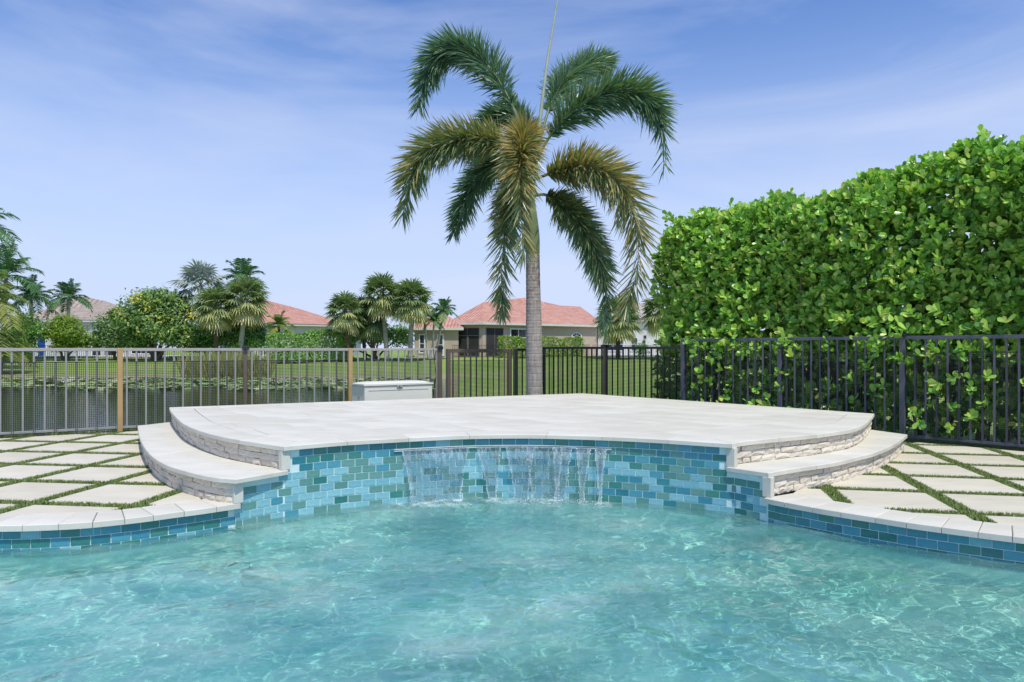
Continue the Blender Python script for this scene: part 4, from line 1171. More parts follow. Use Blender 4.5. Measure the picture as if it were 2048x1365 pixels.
def face_set(n, zlo, zhi, dlo, dhi, size, up=(0.25, 0.9)):
    s = R.uniform(HS0, HS1, n); z = R.uniform(0, 1, n) * (zhi - zlo) + zlo
    tp = hedge_top(s); z = np.where(zhi > 3, zlo + (z - zlo) / (zhi - zlo) * (tp - zlo - 0.02), z)
    dep = hedge_face(s, z) + R.uniform(dlo, dhi, n)
    rnd = np.clip((HS0 + 0.9 - s) / 0.9, 0, 1); dep += 0.38 * rnd ** 2                       # rounded left end
    rt = np.clip((z - tp + 0.55) / 0.55, 0, 1); dep += 0.24 * rt ** 2                          # rounded shoulder
    out = -np.array([*NB, 0])[None] + R.normal(0, 0.42, (n, 3)) + np.array([0, 0, 1])[None] * R.uniform(up[0], up[1], n)[:, None] - np.array([*FRD, 0])[None] * (rnd * 0.9)[:, None] + np.array([0, 0, 1.0])[None] * (rt * 0.9)[:, None]
    sets.append(leaf_frames(n, s, z, dep, out, size))
face_set(3500, 1.05, 3.9, -0.08, 0.12, 0.117)
face_set(2300, 1.05, 3.9, 0.12, 0.36, 0.13)
face_set(3000, 0.9, 3.9, 0.45, 0.95, 0.18)
face_set(1500, 0.3, 3.85, 1.0, 1.4, 0.2)
face_set(520, 0.08, 1.35, -0.16, 0.10, 0.115, (0.1, 0.8))
face_set(620, 0.08, 1.35, 0.22, 0.45, 0.115, (0.0, 0.6))
face_set(600, 0.05, 1.35, 0.5, 0.9, 0.15, (0.0, 0.6))
face_set(420, 0.1, 1.35, -0.28, -0.08, 0.105, (0.1, 0.8))
face_set(75, 0.2, 1.35, -0.40, -0.22, 0.12, (0.2, 0.9))      # sprigs that grow through the fence
face_set(150, 1.12, 1.75, -0.42, -0.05, 0.125, (0.3, 0.9))      # overhang above the rail
n = 1500; s = R.uniform(HS0, HS1, n); d_ = R.uniform(0.3, 1.7, n); z = hedge_top(s) + R.normal(-0.03, 0.06, n) - 0.3 * np.clip((0.6 - d_) / 0.3, 0, 1) ** 2
sets.append(leaf_frames(n, s, z, d_ + 0.6 * np.clip((HS0 + 0.5 - s) / 0.5, 0, 1), np.array([0, 0, 1.0])[None] + R.normal(0, 0.35, (n, 3)), 0.12))
n = 34; s = R.uniform(HS0 + .2, HS1, n); z = hedge_top(s) + R.uniform(0.06, 0.20, n)          # shoots above the clipped top
sets.append(leaf_frames(n, s, z, R.uniform(0.5, 1.2, n), np.array([0, 0, 1.0])[None] + R.normal(0, 0.2, (n, 3)), 0.105))
n = 420; d_ = R.uniform(0.35, 1.8, n); z = R.uniform(0.2, 3.65, n); s = HS0 + 0.15 * R.rand(n) - 0.12 * np.sin(z * 3)
sets.append(leaf_frames(n, s, z, d_, -np.array([*FRD, 0])[None] + R.normal(0, 0.4, (n, 3)) + np.array([0, 0, 0.5]), 0.12))
pos, X, Y, SZ, TN = [np.concatenate([q[k] for q in sets]) for k in range(5)]
lowmask = pos[:, 2] < 1.2
Zn = np.cross(X, Y)
# the leaves that show largest become single leaf objects, the rest one mass of foliage
dist = np.linalg.norm(pos - np.array([0, 0, EYE]), axis=1)
relx = (pos - np.array([0, 0, EYE])); inview = (relx[:, 0] / relx[:, 1] < 0.70) & (relx[:, 2] / relx[:, 1] < 0.47) & (pos[:, 2] > 0.4)
facing = np.abs(np.einsum('ij,ij->i', Zn, relx)) / dist
frontness = np.einsum('ij,j->i', pos[:, :2] - CORNER, NB)
score = SZ * (0.3 + facing) / dist - 0.05 * np.clip(frontness - 0.22, 0, 1) - np.where(inview, 0, 9)
big = np.argsort(-score)[:300]; isbig = np.zeros(len(pos), bool); isbig[big] = True
def expand(mask):
    P_, X_, Y_, Z_, s_, t_ = pos[mask], X[mask], Y[mask], Zn[mask], SZ[mask], TN[mask]
    V = P_[:, None, :] + s_[:, None, None] * (LV[None, :, 0:1] * X_[:, None] + LV[None, :, 1:2] * Y_[:, None] + LV[None, :, 2:3] * Z_[:, None])
    n = len(P_); b = np.arange(n)[:, None, None] * 13
    return V.reshape(-1, 3), (b + LF[None]).reshape(-1, 4), (b + LT[None]).reshape(-1, 3), np.repeat(t_, 13)
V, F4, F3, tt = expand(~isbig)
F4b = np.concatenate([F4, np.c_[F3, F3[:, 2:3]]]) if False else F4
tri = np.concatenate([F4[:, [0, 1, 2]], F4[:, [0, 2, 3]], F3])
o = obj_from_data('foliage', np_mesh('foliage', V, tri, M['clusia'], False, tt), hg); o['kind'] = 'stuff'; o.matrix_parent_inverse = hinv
lm = []
for k in range(10):
    tri1 = np.concatenate([LF[:, [0, 1, 2]], LF[:, [0, 2, 3]], LT]); lm.append(np_mesh('leaf', LV, tri1, M['clusia'], False, np.full(13, (k + 0.5) / 10)))
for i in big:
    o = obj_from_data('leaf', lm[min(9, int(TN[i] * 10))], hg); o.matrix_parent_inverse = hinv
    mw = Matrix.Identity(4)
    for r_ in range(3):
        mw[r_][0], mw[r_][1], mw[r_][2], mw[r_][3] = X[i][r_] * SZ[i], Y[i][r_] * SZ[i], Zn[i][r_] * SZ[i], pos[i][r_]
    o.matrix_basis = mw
# stems
mb = MB()
for k in range(150):
    s = R.uniform(HS0 + .2, HS1); d0 = R.uniform(0.6, 1.3); p = [np.array([*(CORNER + FRD * s + NB * d0), 0.0])]
    for j in range(7):
        p.append(p[-1] + np.array([R.normal(0, .10), R.normal(0, .10), R.uniform(.35, .6)]))
    p = [q for q in p if q[2] < 2.95]; mb.tube([tuple(q) for q in p], np.linspace(0.022, 0.006, len(p)), 5, False)
for k in range(420):
    s = R.uniform(HS0 + .1, HS1); z = R.uniform(0.1, 2.9); d0 = 0.75; a = np.array([*(CORNER + FRD * s + NB * d0), z]); e = np.array([*(CORNER + FRD * (s + R.normal(0, .15)) + NB * R.uniform(0.12, 0.35)), z + R.uniform(0.0, 0.35)])
    mid = (a + e) / 2 + R.normal(0, 0.05, 3); mb.tube([tuple(a), tuple(mid), tuple(e)], [0.008, 0.006, 0.003], 4, False)
o = mb.build('stems', M['twig'], hg); o['kind'] = 'stuff'; o.matrix_parent_inverse = hinv

# ---------------------------------------------------------------- far bank: houses
def bx_(u, Z): return (u - 1024) * Z / 1450
def bz_(v, Z): return EYE + (698.6 - v) * Z / 1450
def gz(x, y): return float(terrain_z(np.array([x]), np.array([y]))[0])
def m_roof(name, c1, c2, dark):
    t = NT(name); uvv = t.n('ShaderNodeUVMap').outputs['UV']
    sx = t.n('ShaderNodeSeparateXYZ'); t.l(uvv, sx.inputs['Vector'])
    wx = t.math('FRACT', t.math('MULTIPLY', sx.outputs['X'], 1 / 0.30)); wy = t.math('FRACT', t.math('MULTIPLY', sx.outputs['Y'], 1 / 0.36))
    barrel = t.math('SINE', t.math('MULTIPLY', wx, math.pi))
    c = t.ramp(t.noise(t.coords(), 1.1, 5, 0.6), [(0.3, c1), (0.7, c2)])
    cellid = t.n('ShaderNodeTexWhiteNoise'); cellid.noise_dimensions = '2D'
    fl = t.n('ShaderNodeVectorMath'); fl.operation = 'FLOOR'; dv = t.n('ShaderNodeVectorMath'); dv.operation = 'DIVIDE'; dv.inputs[1].default_value = (0.30, 0.36, 1); t.l(uvv, dv.inputs[0]); t.l(dv.outputs[0], fl.inputs[0]); t.l(fl.outputs[0], cellid.inputs['Vector'])
    c = t.mix(0.5, c, t.mix(1.0, c, t.ramp(cellid.outputs['Value'], [(0.0, (0.75, 0.72, 0.7)), (1.0, (1.15, 1.15, 1.15))]), 'MULTIPLY'))
    gap = t.ramp(wy, [(0.0, (0, 0, 0)), (0.16, (1, 1, 1))]); valley = t.ramp(barrel, [(0.0, (0, 0, 0)), (0.35, (1, 1, 1))])
    c = t.mix(1.0, c, t.mix(1.0, t.mix(0.55, (1, 1, 1), gap), t.mix(0.45, (1, 1, 1), valley), 'MULTIPLY'), 'MULTIPLY')
    t.base(c, 0.75, spec=0.25)
    t.bump(t.math('ADD', barrel, t.math('MULTIPLY', wy, 0.5)), 0.8, 0.08); return t.m
M['roof_red'] = m_roof('red_barrel_tile', (0.49, 0.24, 0.18), (0.62, 0.345, 0.275), (0.1, 0.03, 0.02))
M['roof_tan'] = m_roof('tan_barrel_tile', (0.34, 0.275, 0.225), (0.47, 0.40, 0.345), (0.1, 0.08, 0.06))
M['roof_pale'] = m_roof('pale_barrel_tile', (0.52, 0.47, 0.43), (0.66, 0.61, 0.57), (0.2, 0.2, 0.2))
M['stucco_tan'] = plain('tan_stucco', (0.46, 0.375, 0.295), 0.9, var=0.06, nscale=2, bump=0.2)
M['stucco_white'] = plain('white_stucco', (0.62, 0.62, 0.60), 0.9, var=0.05, nscale=2, bump=0.2)
M['stucco_grey'] = plain('pale_grey_stucco', (0.52, 0.53, 0.53), 0.9, var=0.05, nscale=2, bump=0.2)
M['fascia'] = plain('white_fascia', (0.62, 0.61, 0.57), 0.6)
M['frame'] = plain('white_window_frame', (0.68, 0.69, 0.69), 0.5)
M['frame_dark'] = plain('bronze_screen_frame', (0.16, 0.15, 0.14), 0.5)
M['glass'] = plain('dark_window_glass', (0.018, 0.020, 0.024), 0.06, var=0.2, spec=0.6)
M['glass_blue'] = plain('blue_window_glass', (0.025, 0.035, 0.085), 0.06, var=0.2, spec=0.6)
M['screen'] = plain('dark_porch_screen', (0.030, 0.029, 0.030), 0.7, var=0.3, nscale=1)
M['concrete'] = plain('pale_concrete', (0.50, 0.49, 0.465), 0.85, var=0.1)
M['blue_cloth'] = plain('blue_curtain_cloth', (0.012, 0.075, 0.36), 0.8, var=0.2)
M['iron'] = plain('black_iron', (0.012, 0.013, 0.014), 0.5)

def roof_mesh(faces, mat, parent, name='roof'):
    """faces: lists of 3-D points, first two along the eave; uv in metres"""
    me = bpy.data.meshes.new(name); V = []; Fq = []; UV = []
    for f in faces:
        a, b = Vector(f[0]), Vector(f[1]); ux = (b - a).normalized(); nrm = (b - a).cross(Vector(f[2]) - a).normalized(); uy = nrm.cross(ux)
        n = len(V); V += [tuple(p) for p in f]; Fq.append(tuple(range(n, n + len(f)))); UV += [((Vector(p) - a).dot(ux), (Vector(p) - a).dot(uy)) for p in f]
    me.from_pydata(V, [], Fq); uvl = me.uv_layers.new(name='UVMap')
    for i, q in enumerate(UV): uvl.data[i].uv = q
    me.materials.append(mat); me.update()
    o = obj_from_data(name, me, parent); o.matrix_parent_inverse = Matrix.Translation(parent.location).inverted(); return o
def wall_frame(P, Q):
    d = np.array(Q) - np.array(P); L = np.hypot(*d); a = math.atan2(d[1], d[0]); return Matrix.Translation((P[0], P[1], 0)) @ Matrix.Rotation(a, 4, 'Z'), L
def house(name, label, foot, ground, eave, roof_faces, wall_m, roof_m, over=0.45):
    c = np.mean(foot, axis=0); h = empty(name, (float(c[0]), float(c[1]), ground)); tag(h, label, 'house')
    inv = Matrix.Translation(h.location).inverted(); poly = list(foot)
    if area2(poly) < 0: poly = poly[::-1]
    mb = MB(); mb.prism(poly, ground - 1.0, eave - 0.02); o = mb.build('wall', wall_m, h); o.matrix_parent_inverse = inv
    ov = offset_poly(poly, -over)
    mb = MB(); mb.prism(ov, eave - 0.18, eave + 0.02); o = mb.build('fascia', M['fascia'], h); o.matrix_parent_inverse = inv
    if roof_faces: roof_mesh(roof_faces, roof_m, h)
    return h, inv
def window(h, inv, P, Q, x0, x1, z0, z1, name='window', frame='frame', pane='glass', nx=2, nz=2, fw=0.09, proud=0.04, arch=False, mull=0.05):
    Mx, L = wall_frame(P, Q)
    mb = MB(); f = proud
    mb.box(x0 - fw, x1 + fw, -f, 0.02, z1, z1 + fw, Mx); mb.box(x0 - fw, x1 + fw, -f, 0.02, z0 - fw, z0, Mx)
    mb.box(x0 - fw, x0, -f, 0.02, z0, z1, Mx); mb.box(x1, x1 + fw, -f, 0.02, z0, z1, Mx)
    for k in range(1, nx): xm = x0 + (x1 - x0) * k / nx; mb.box(xm - mull / 2, xm + mull / 2, -f * .8, 0.0, z0, z1, Mx)
    for k in range(1, nz): zm = z0 + (z1 - z0) * k / nz; mb.box(x0, x1, -f * .8, 0.0, zm - mull / 2, zm + mull / 2, Mx)
    if arch:
        xc, r = (x0 + x1) / 2, (x1 - x0) / 2
        for k in range(10):
            a0, a1 = math.pi * k / 10, math.pi * (k + 1) / 10
            V = [(xc + (r + q) * math.cos(a), y, z1 + fw + (r + q) * 0.62 * math.sin(a)) for a in (a0, a1) for q in (0.0, fw) for y in (-f, 0.0)]
            mb.add([tuple(Mx @ Vector(p)) for p in V], [(0, 2, 6, 4), (1, 5, 7, 3), (2, 3, 7, 6), (0, 4, 5, 1)])
        for a in (math.pi / 4, math.pi / 2, 3 * math.pi / 4): mb.add([tuple(Mx @ Vector(p)) for p in ((xc - .03, -f * .8, z1 + fw), (xc + .03, -f * .8, z1 + fw), (xc + .03 + r * math.cos(a), -f * .8, z1 + fw + r * .62 * math.sin(a)), (xc - .03 + r * math.cos(a), -f * .8, z1 + fw + r * .62 * math.sin(a)))], [(0, 1, 2, 3)])
    w = mb.build(name, M[frame], h); w.matrix_parent_inverse = inv
    mb = MB(); mb.box(x0, x1, -0.012, 0.01, z0, z1, Mx)
    if arch:
        xc, r = (x0 + x1) / 2, (x1 - x0) / 2; pts = [(xc + r * math.cos(math.pi * k / 12), -0.012, z1 + r * .62 * math.sin(math.pi * k / 12) + fw) for k in range(13)]
        mb.add([tuple(Mx @ Vector(p)) for p in pts], [tuple(range(13))])
    p = mb.build('pane', M[pane], w); return w

# tan house with red roof (centre)
def PT(u, Z): return (bx_(u, Z), Z)
A, B, C, D, E_ = PT(905, 67.0), PT(966, 66.0), PT(1192, 73.5), PT(1215, 90), PT(880, 86)
ez = 3.62
hA, hB, hC, hD, hE = [offset_poly([A, B, C, D, E_], -0.5)[k] + (ez + 0.02,) for k in range(5)]
P1 = (bx_(966, 72), 72, bz_(605, 72)); P2 = (bx_(1048, 78), 78, bz_(596, 78)); P3 = (bx_(1160, 83), 83, bz_(613.5, 83)); P2b = (bx_(1122, 82), 82, bz_(611.5, 82))
h2, i2 = house('tan_house', 'tan stucco house with red tiled hip roof behind the palm trunk', [A, B, C, D, E_], 0.45, ez, [[hA, hB, P1], [hB, hC, P3, P2b, P2, P1], [hC, hD, P3], [hD, hE, P2, P2b, P3], [hE, hA, P1, P2]], M['stucco_tan'], M['roof_red'], 0.5)
window(h2, i2, A, B, 0.35, 2.62, 0.62, 3.12, 'porch_screen', 'frame_dark', 'screen', 2, 1, 0.05, 0.05)
mb = MB(); Mx, _ = wall_frame(A, B); mb.box(0.35, 2.62, -0.07, 0.02, 2.42, 2.50, Mx); mb.box(1.45, 1.62, -0.06, 0.02, 0.62, 2.42, Mx); o = mb.build('porch_beam', M['frame_dark'], h2); o.matrix_parent_inverse = i2
window(h2, i2, B, C, 0.35, 2.15, 0.62, 3.12, 'porch_screen', 'frame_dark', 'screen', 2, 1, 0.05, 0.05)
window(h2, i2, B, C, 3.05, 5.6, 1.55, 3.05, 'window', 'frame', 'glass', 3, 2, 0.13, 0.06)
window(h2, i2, B, C, 10.35, 11.45, 0.75, 2.35, 'window', 'frame', 'glass', 2, 1, 0.12, 0.06, True)
# its lower left wing
A, B, C, D = PT(829, 64.6), PT(917, 64.6), PT(917, 73), PT(829, 73); ez = bz_(659, 64.6) + 0.1
o4 = [p + (ez + 0.02,) for p in offset_poly([A, B, C, D], -0.45)]
R1 = (bx_(866, 68.5), 68.5, ez + 1.35); R2 = (bx_(895, 68.5), 68.5, ez + 1.35)
h2b, i2b = house('garden_wing', 'low tan wing with two white windows left of the dark porch', [A, B, C, D], 0.45, ez, [[o4[0], o4[1], R2, R1], [o4[1], o4[2], R2], [o4[2], o4[3], R1, R2], [o4[3], o4[0], R1]], M['stucco_tan'], M['roof_red'], 0.45)
window(h2b, i2b, A, B, 0.50, 0.86, 0.95, 2.45, 'window', 'frame', 'glass', 1, 2, 0.12, 0.06)
window(h2b, i2b, A, B, 2.12, 2.50, 0.75, 2.45, 'window', 'frame', 'glass', 1, 2, 0.14, 0.06)
# white house with red roof (left of centre)
A, B, C, D = PT(470, 71), PT(694, 79), PT(722, 94), PT(440, 86); ez = 3.80
o4 = [p + (ez + 0.02,) for p in offset_poly([A, B, C, D], -0.5)]
R1 = (bx_(517, 79), 79, bz_(597, 79)); R2 = (bx_(598, 85), 85, bz_(618, 85))
h3, i3 = house('white_house', 'white walled house with red tiled roof behind the long clipped hedge', [A, B, C, D], 0.5, ez, [[o4[0], o4[1], R2, R1], [o4[1], o4[2], R2], [o4[2], o4[3], R1, R2], [o4[3], o4[0], R1]], M['stucco_grey'], M['roof_red'])
Mx, Lw = wall_frame(A, B)
for xa, xb, za, zb in ((3.7, 5.9, 2.45, 3.0), (7.1, 9.1, 2.5, 2.95), (9.9, 10.7, 2.5, 2.95), (11.0, 11.6, 2.5, 2.95)):
    window(h3, i3, A, B, xa, xb, za, zb, 'window', 'frame', 'glass', 2, 1, 0.07, 0.05)
window(h3, i3, A, B, 2.45, 2.75, 0.5, 2.35, 'door', 'frame', 'glass', 1, 1, 0.10, 0.05)
# grey house with tan roof (far left)
A, B, C, D = PT(52, 70), PT(300, 72), PT(310, 88), PT(40, 88); ez = bz_(640, 70)
o4 = [p + (ez + 0.02,) for p in offset_poly([A, B, C, D], -0.5)]
R1 = (bx_(158, 79), 79, bz_(592, 79)); R2 = (bx_(213, 82), 82, bz_(603, 82))
h1, i1 = house('grey_house', 'grey walled house with tan tiled roof behind the bright green tree', [A, B, C, D], 0.5, ez, [[o4[0], o4[1], R2, R1], [o4[1], o4[2], R2], [o4[2], o4[3], R1, R2], [o4[3], o4[0], R1]], M['stucco_grey'], M['roof_tan'])
window(h1, i1, A, B, 5.9, 7.9, 0.55, 3.0, 'porch_opening', 'frame', 'screen', 1, 1, 0.15, 0.06)
window(h1, i1, A, B, 9.5, 11.2, 0.8, 2.6, 'window', 'frame', 'glass', 2, 2, 0.12, 0.06)
window(h1, i1, A, B, 1.05, 1.72, 0.5, 2.65, 'doorway', 'frame', 'blue_cloth', 1, 1, 0.16, 0.07)
mb = MB(); Mx, _ = wall_frame(A, B)
for k in range(7): mb.box(1.07 + k * 0.09, 1.13 + k * 0.09, -0.05 - 0.02 * (k % 2), -0.014, 0.5, 2.2, Mx)
o = mb.build('curtain', M['blue_cloth'], h1); o.matrix_parent_inverse = i1
mb = MB(); mb.box(6.75, 7.1, -0.35, 0.0, 0.5, ez - 0.1, Mx); o = mb.build('column', M['stucco_grey'], h1); o.matrix_parent_inverse = i1
# white house on the right
A, B, C, D = PT(1196, 75), PT(1345, 75), PT(1360, 90), PT(1190, 90); ez = bz_(640, 75)
o4 = [p + (ez + 0.02,) for p in offset_poly([A, B, C, D], -0.5)]
R1 = (bx_(1262, 82), 82, bz_(606, 82)); R2 = (bx_(1318, 82), 82, bz_(606, 82))
h4, i4 = house('pale_house', 'white house with blue-tinted windows behind the fan palm right of the trunk', [A, B, C, D], 0.5, ez, [[o4[0], o4[1], R2, R1], [o4[1], o4[2], R2], [o4[2], o4[3], R1, R2], [o4[3], o4[0], R1]], M['stucco_white'], M['roof_pale'])
window(h4, i4, A, B, 0.55, 2.55, 1.1, 2.35, 'window', 'frame', 'glass_blue', 2, 2, 0.12, 0.06)
window(h4, i4, A, B, 3.45, 4.05, 1.1, 2.35, 'window', 'frame', 'glass_blue', 1, 2, 0.12, 0.06)
for k, (xa, za) in enumerate(((4.75, 2.35), (4.65, 1.85), (4.8, 1.4))): window(h4, i4, A, B, xa, xa + 0.22, za, za + 0.25, 'wall_lantern', 'frame_dark', 'glass', 1, 1, 0.03, 0.08)
# pale terraces in front of the houses
for nm, lab, u0, u1, Z0, Z1 in (('terrace', 'pale concrete pool terrace in front of the grey house', 55, 385, 64.0, 72, ), ('terrace', 'pale concrete terrace in front of the white house on the right', 1165, 1345, 70.5, 75.2), ('terrace', 'pale concrete terrace at the blue figure beside the white house', 485, 560, 65.5, 71.5)):
    mb = MB(); mb.bbox(bx_(u0, Z0), bx_(u1, Z0), Z0, Z1, -0.3, 0.60, 0.02); o = mb.build(nm, M['concrete']); tag(o, lab, 'terrace', kind='structure')
def far_fence(u0, Z0, u1, Z1, h, label, pitch=0.16):
    P, Q = np.array(PT(u0, Z0)), np.array(PT(u1, Z1)); d = Q - P; L = np.hypot(*d); d /= L
    r = empty('iron_fence', (P[0], P[1], gz(*P))); tag(r, label, 'fence'); inv = Matrix.Translation(r.location).inverted(); mb = MB(); a = math.atan2(d[1], d[0])
    for s in np.arange(0, L, pitch):
        p = P + d * s; z = gz(*p); Mx = Matrix.Translation((p[0], p[1], z)) @ Matrix.Rotation(a, 4, 'Z'); mb.box(-.011, .011, -.011, .011, 0, h, Mx)
    o = mb.build('pickets', M['iron'], r); o['kind'] = 'stuff'; o.matrix_parent_inverse = inv
    for hh in (0.12, h):
        mb = MB(); ss = np.linspace(0, L, 30)
        for a_, b_ in zip(ss[:-1], ss[1:]):
            p, q = P + d * a_, P + d * b_; mb.tube([(p[0], p[1], gz(*p) + hh), (q[0], q[1], gz(*q) + hh)], 0.022, 4, False)
        o = mb.build('rail', M['iron'], r); o.matrix_parent_inverse = inv
far_fence(-10, 62.5, 520, 63.0, 1.15, 'thin black iron fence around the terrace of the grey house')
far_fence(905, 64.3, 1078, 65.5, 1.1, 'thin black iron fence in front of the dark porch')
far_fence(1085, 66.0, 1180, 70.0, 1.1, 'thin black iron fence in front of the box hedges')
far_fence(1185, 70.2, 1345, 70.2, 1.1, 'thin black iron fence in front of the white house at the right')

# ---------------------------------------------------------------- far vegetation
R = np.random.RandomState(77)
def lobe_quads(C, N, size, R, cupped=True):
    """small leaf faces at points C with normals N"""
    n = len(C); r = R.normal(0, 1, (n, 3)); a = np.cross(N, r); a /= np.linalg.norm(a, axis=1)[:, None] + 1e-9; b = np.cross(N, a)
    l = size * R.uniform(0.7, 1.3, n); w = l * R.uniform(0.32, 0.5, n)
    V = np.stack([C - a * (l * .5)[:, None], C + b * (w * .5)[:, None] + N * (w * .12)[:, None], C + a * (l * .5)[:, None], C - b * (w * .5)[:, None] + N * (w * .12)[:, None]], 1).reshape(-1, 3)
    F = np.arange(n * 4).reshape(n, 4); return V, F
def crown_points(lobes, per, R, shell=0.55):
    """lobes: (centre, radii) ellipsoids; leaves gathered in clumps so gaps stay between them"""
    C, N, K = [], [], []
    for c, r in lobes:
        nc = max(14, int(per)); d = R.normal(0, 1, (nc, 3)); d /= np.linalg.norm(d, axis=1)[:, None]; d[:, 2] = np.where(d[:, 2] < -0.75, -d[:, 2], d[:, 2])
        rad = R.uniform(shell, 1.05, nc)[:, None]; cc = np.array(c) + d * np.array(r) * rad
        for k in range(nc):
            m = 22; cs = 0.16 * float(np.mean(r)) + 0.10
            p = cc[k] + R.normal(0, cs, (m, 3)) * np.array([1, 1, .75]); nn = d[k] * 0.8 + R.normal(0, .55, (m, 3)) + np.array([0, 0, .5]); nn /= np.linalg.norm(nn, axis=1)[:, None]
            C.append(p); N.append(nn); K.append(np.full(m, R.normal(0, 0.14)))
    return np.concatenate(C), np.concatenate(N), np.concatenate(K)
def leafy_tree(name, label, Z, lobes_px, base_px, mat, tmean, per=55, leaf=0.26, cat='tree', group=None, hi=None, trunks=1, tw=0.12, bark='bark', deep=1.0):
    ub, _ = base_px; bx0 = bx_(ub, Z); g = gz(bx0, Z); t = empty(name, (bx0, Z, g)); tag(t, label, cat, group); inv = Matrix.Translation(t.location).inverted()
    lobes = [((bx_(u, Z), Z + dz, bz_(v, Z)), (rx * Z / 1450, rx * Z / 1450 * deep, ry * Z / 1450)) for u, v, rx, ry, dz in lobes_px]
    C, N, K = crown_points(lobes, per, R); keep = C[:, 2] > g + 0.05; C, N, K = C[keep], N[keep], K[keep]
    V, F = lobe_quads(C, N, leaf, R); tint = tmean + K + R.normal(0, .10, len(C))
    if hi is not None:
        for (u, v, rr, amt) in hi:
            d = np.hypot((C[:, 0] - bx_(u, Z)), (C[:, 2] - bz_(v, Z))) / (rr * Z / 1450); tint += amt * np.clip(1.2 - d, 0, 1) * (R.rand(len(C)) < 0.75)
    tint = np.clip(tint, 0, 1)
    o = obj_from_data('crown', np_mesh('crown', V, F, mat, False, np.repeat(tint, 4)), t); o['kind'] = 'stuff'; o.matrix_parent_inverse = inv
    mb = MB()
    for (c, r) in lobes:
        j = np.array([bx0 + R.normal(0, .1), Z, g]); k = np.array(c); mid = j * 0.5 + k * 0.5 + np.array([(k[0] - j[0]) * -0.15, 0, -0.1])
        mb.tube([tuple(j), tuple(mid), tuple(k)], [tw, tw * .65, tw * .2], 6, False)
    o = mb.build('trunk', M[bark], t, True); o.matrix_parent_inverse = inv
    return t
def hedge_run(name, label, pts, height, depth, mat, tmean, n, leaf=0.2, cat='hedge', group=None):
    """pts: list of (u, Z, v_top)"""
    P = [(bx_(u, Z), Z, bz_(v, Z)) for u, Z, v in pts]; t = empty(name, (P[0][0], P[0][1], gz(P[0][0], P[0][1]))); tag(t, label, cat, group); inv = Matrix.Translation(t.location).inverted()
    P = np.array(P); s = np.r_[0, np.cumsum(np.hypot(*np.diff(P[:, :2], axis=0).T))]; q = R.uniform(0, s[-1], n)
    c = np.stack([np.interp(q, s, P[:, k]) for k in range(3)], 1); g = np.array([gz(a, b) for a, b in c[:, :2]])
    f = R.rand(n); h = c[:, 2] - g + 0.10 * np.sin(q * 1.7) + 0.07 * np.sin(q * 4.1); top = f < 0.35
    z = np.where(top, g + h + R.normal(0, .06, n), g + R.uniform(0.05, 1, n) * h); off = np.where(top, R.uniform(-.5, .5, n) * depth, np.where(R.rand(n) < .8, -depth / 2, depth / 2) + R.normal(0, .10, n))
    C = np.c_[c[:, 0] + R.normal(0, .05, n), c[:, 1] + off, z]; N = np.where(top[:, None], np.array([0, 0, 1.]), np.array([0, -1., .35])) + R.normal(0, .5, (n, 3)); N /= np.linalg.norm(N, axis=1)[:, None]
    V, F = lobe_quads(C, N, leaf, R); tint = np.clip(tmean + R.normal(0, .17, n), 0, 1)
    o = obj_from_data('foliage', np_mesh('foliage', V, F, mat, False, np.repeat(tint, 4)), t); o['kind'] = 'stuff'; o.matrix_parent_inverse = inv
    mb = MB()
    for qq in np.arange(0.3, s[-1], 0.6):
        a = np.array([np.interp(qq, s, P[:, k]) for k in range(3)]); g0 = gz(a[0], a[1])
        for k in range(3): mb.tube([(a[0], a[1], g0), (a[0] + R.normal(0, .15), a[1] + R.normal(0, .1), (g0 + a[2]) / 2), (a[0] + R.normal(0, .3), a[1] + R.normal(0, .15), a[2] - .15)], [.04, .03, .01], 5, False)
    o = mb.build('stems', M['bark'], t); o['kind'] = 'stuff'; o.matrix_parent_inverse = inv
    return t
def trunk_tube(mb, p0, p1, r0, r1, bend=0.0, n=9):
    p0, p1 = np.array(p0), np.array(p1); pts = []
    for k in range(n):
        q = k / (n - 1); p = p0 * (1 - q) + p1 * q; p[0] += bend * math.sin(q * math.pi); pts.append(tuple(p))
    mb.tube(pts, [r0 + (r1 - r0) * k / (n - 1) + (0.02 if k % 2 else 0) for k in range(n)], 8)
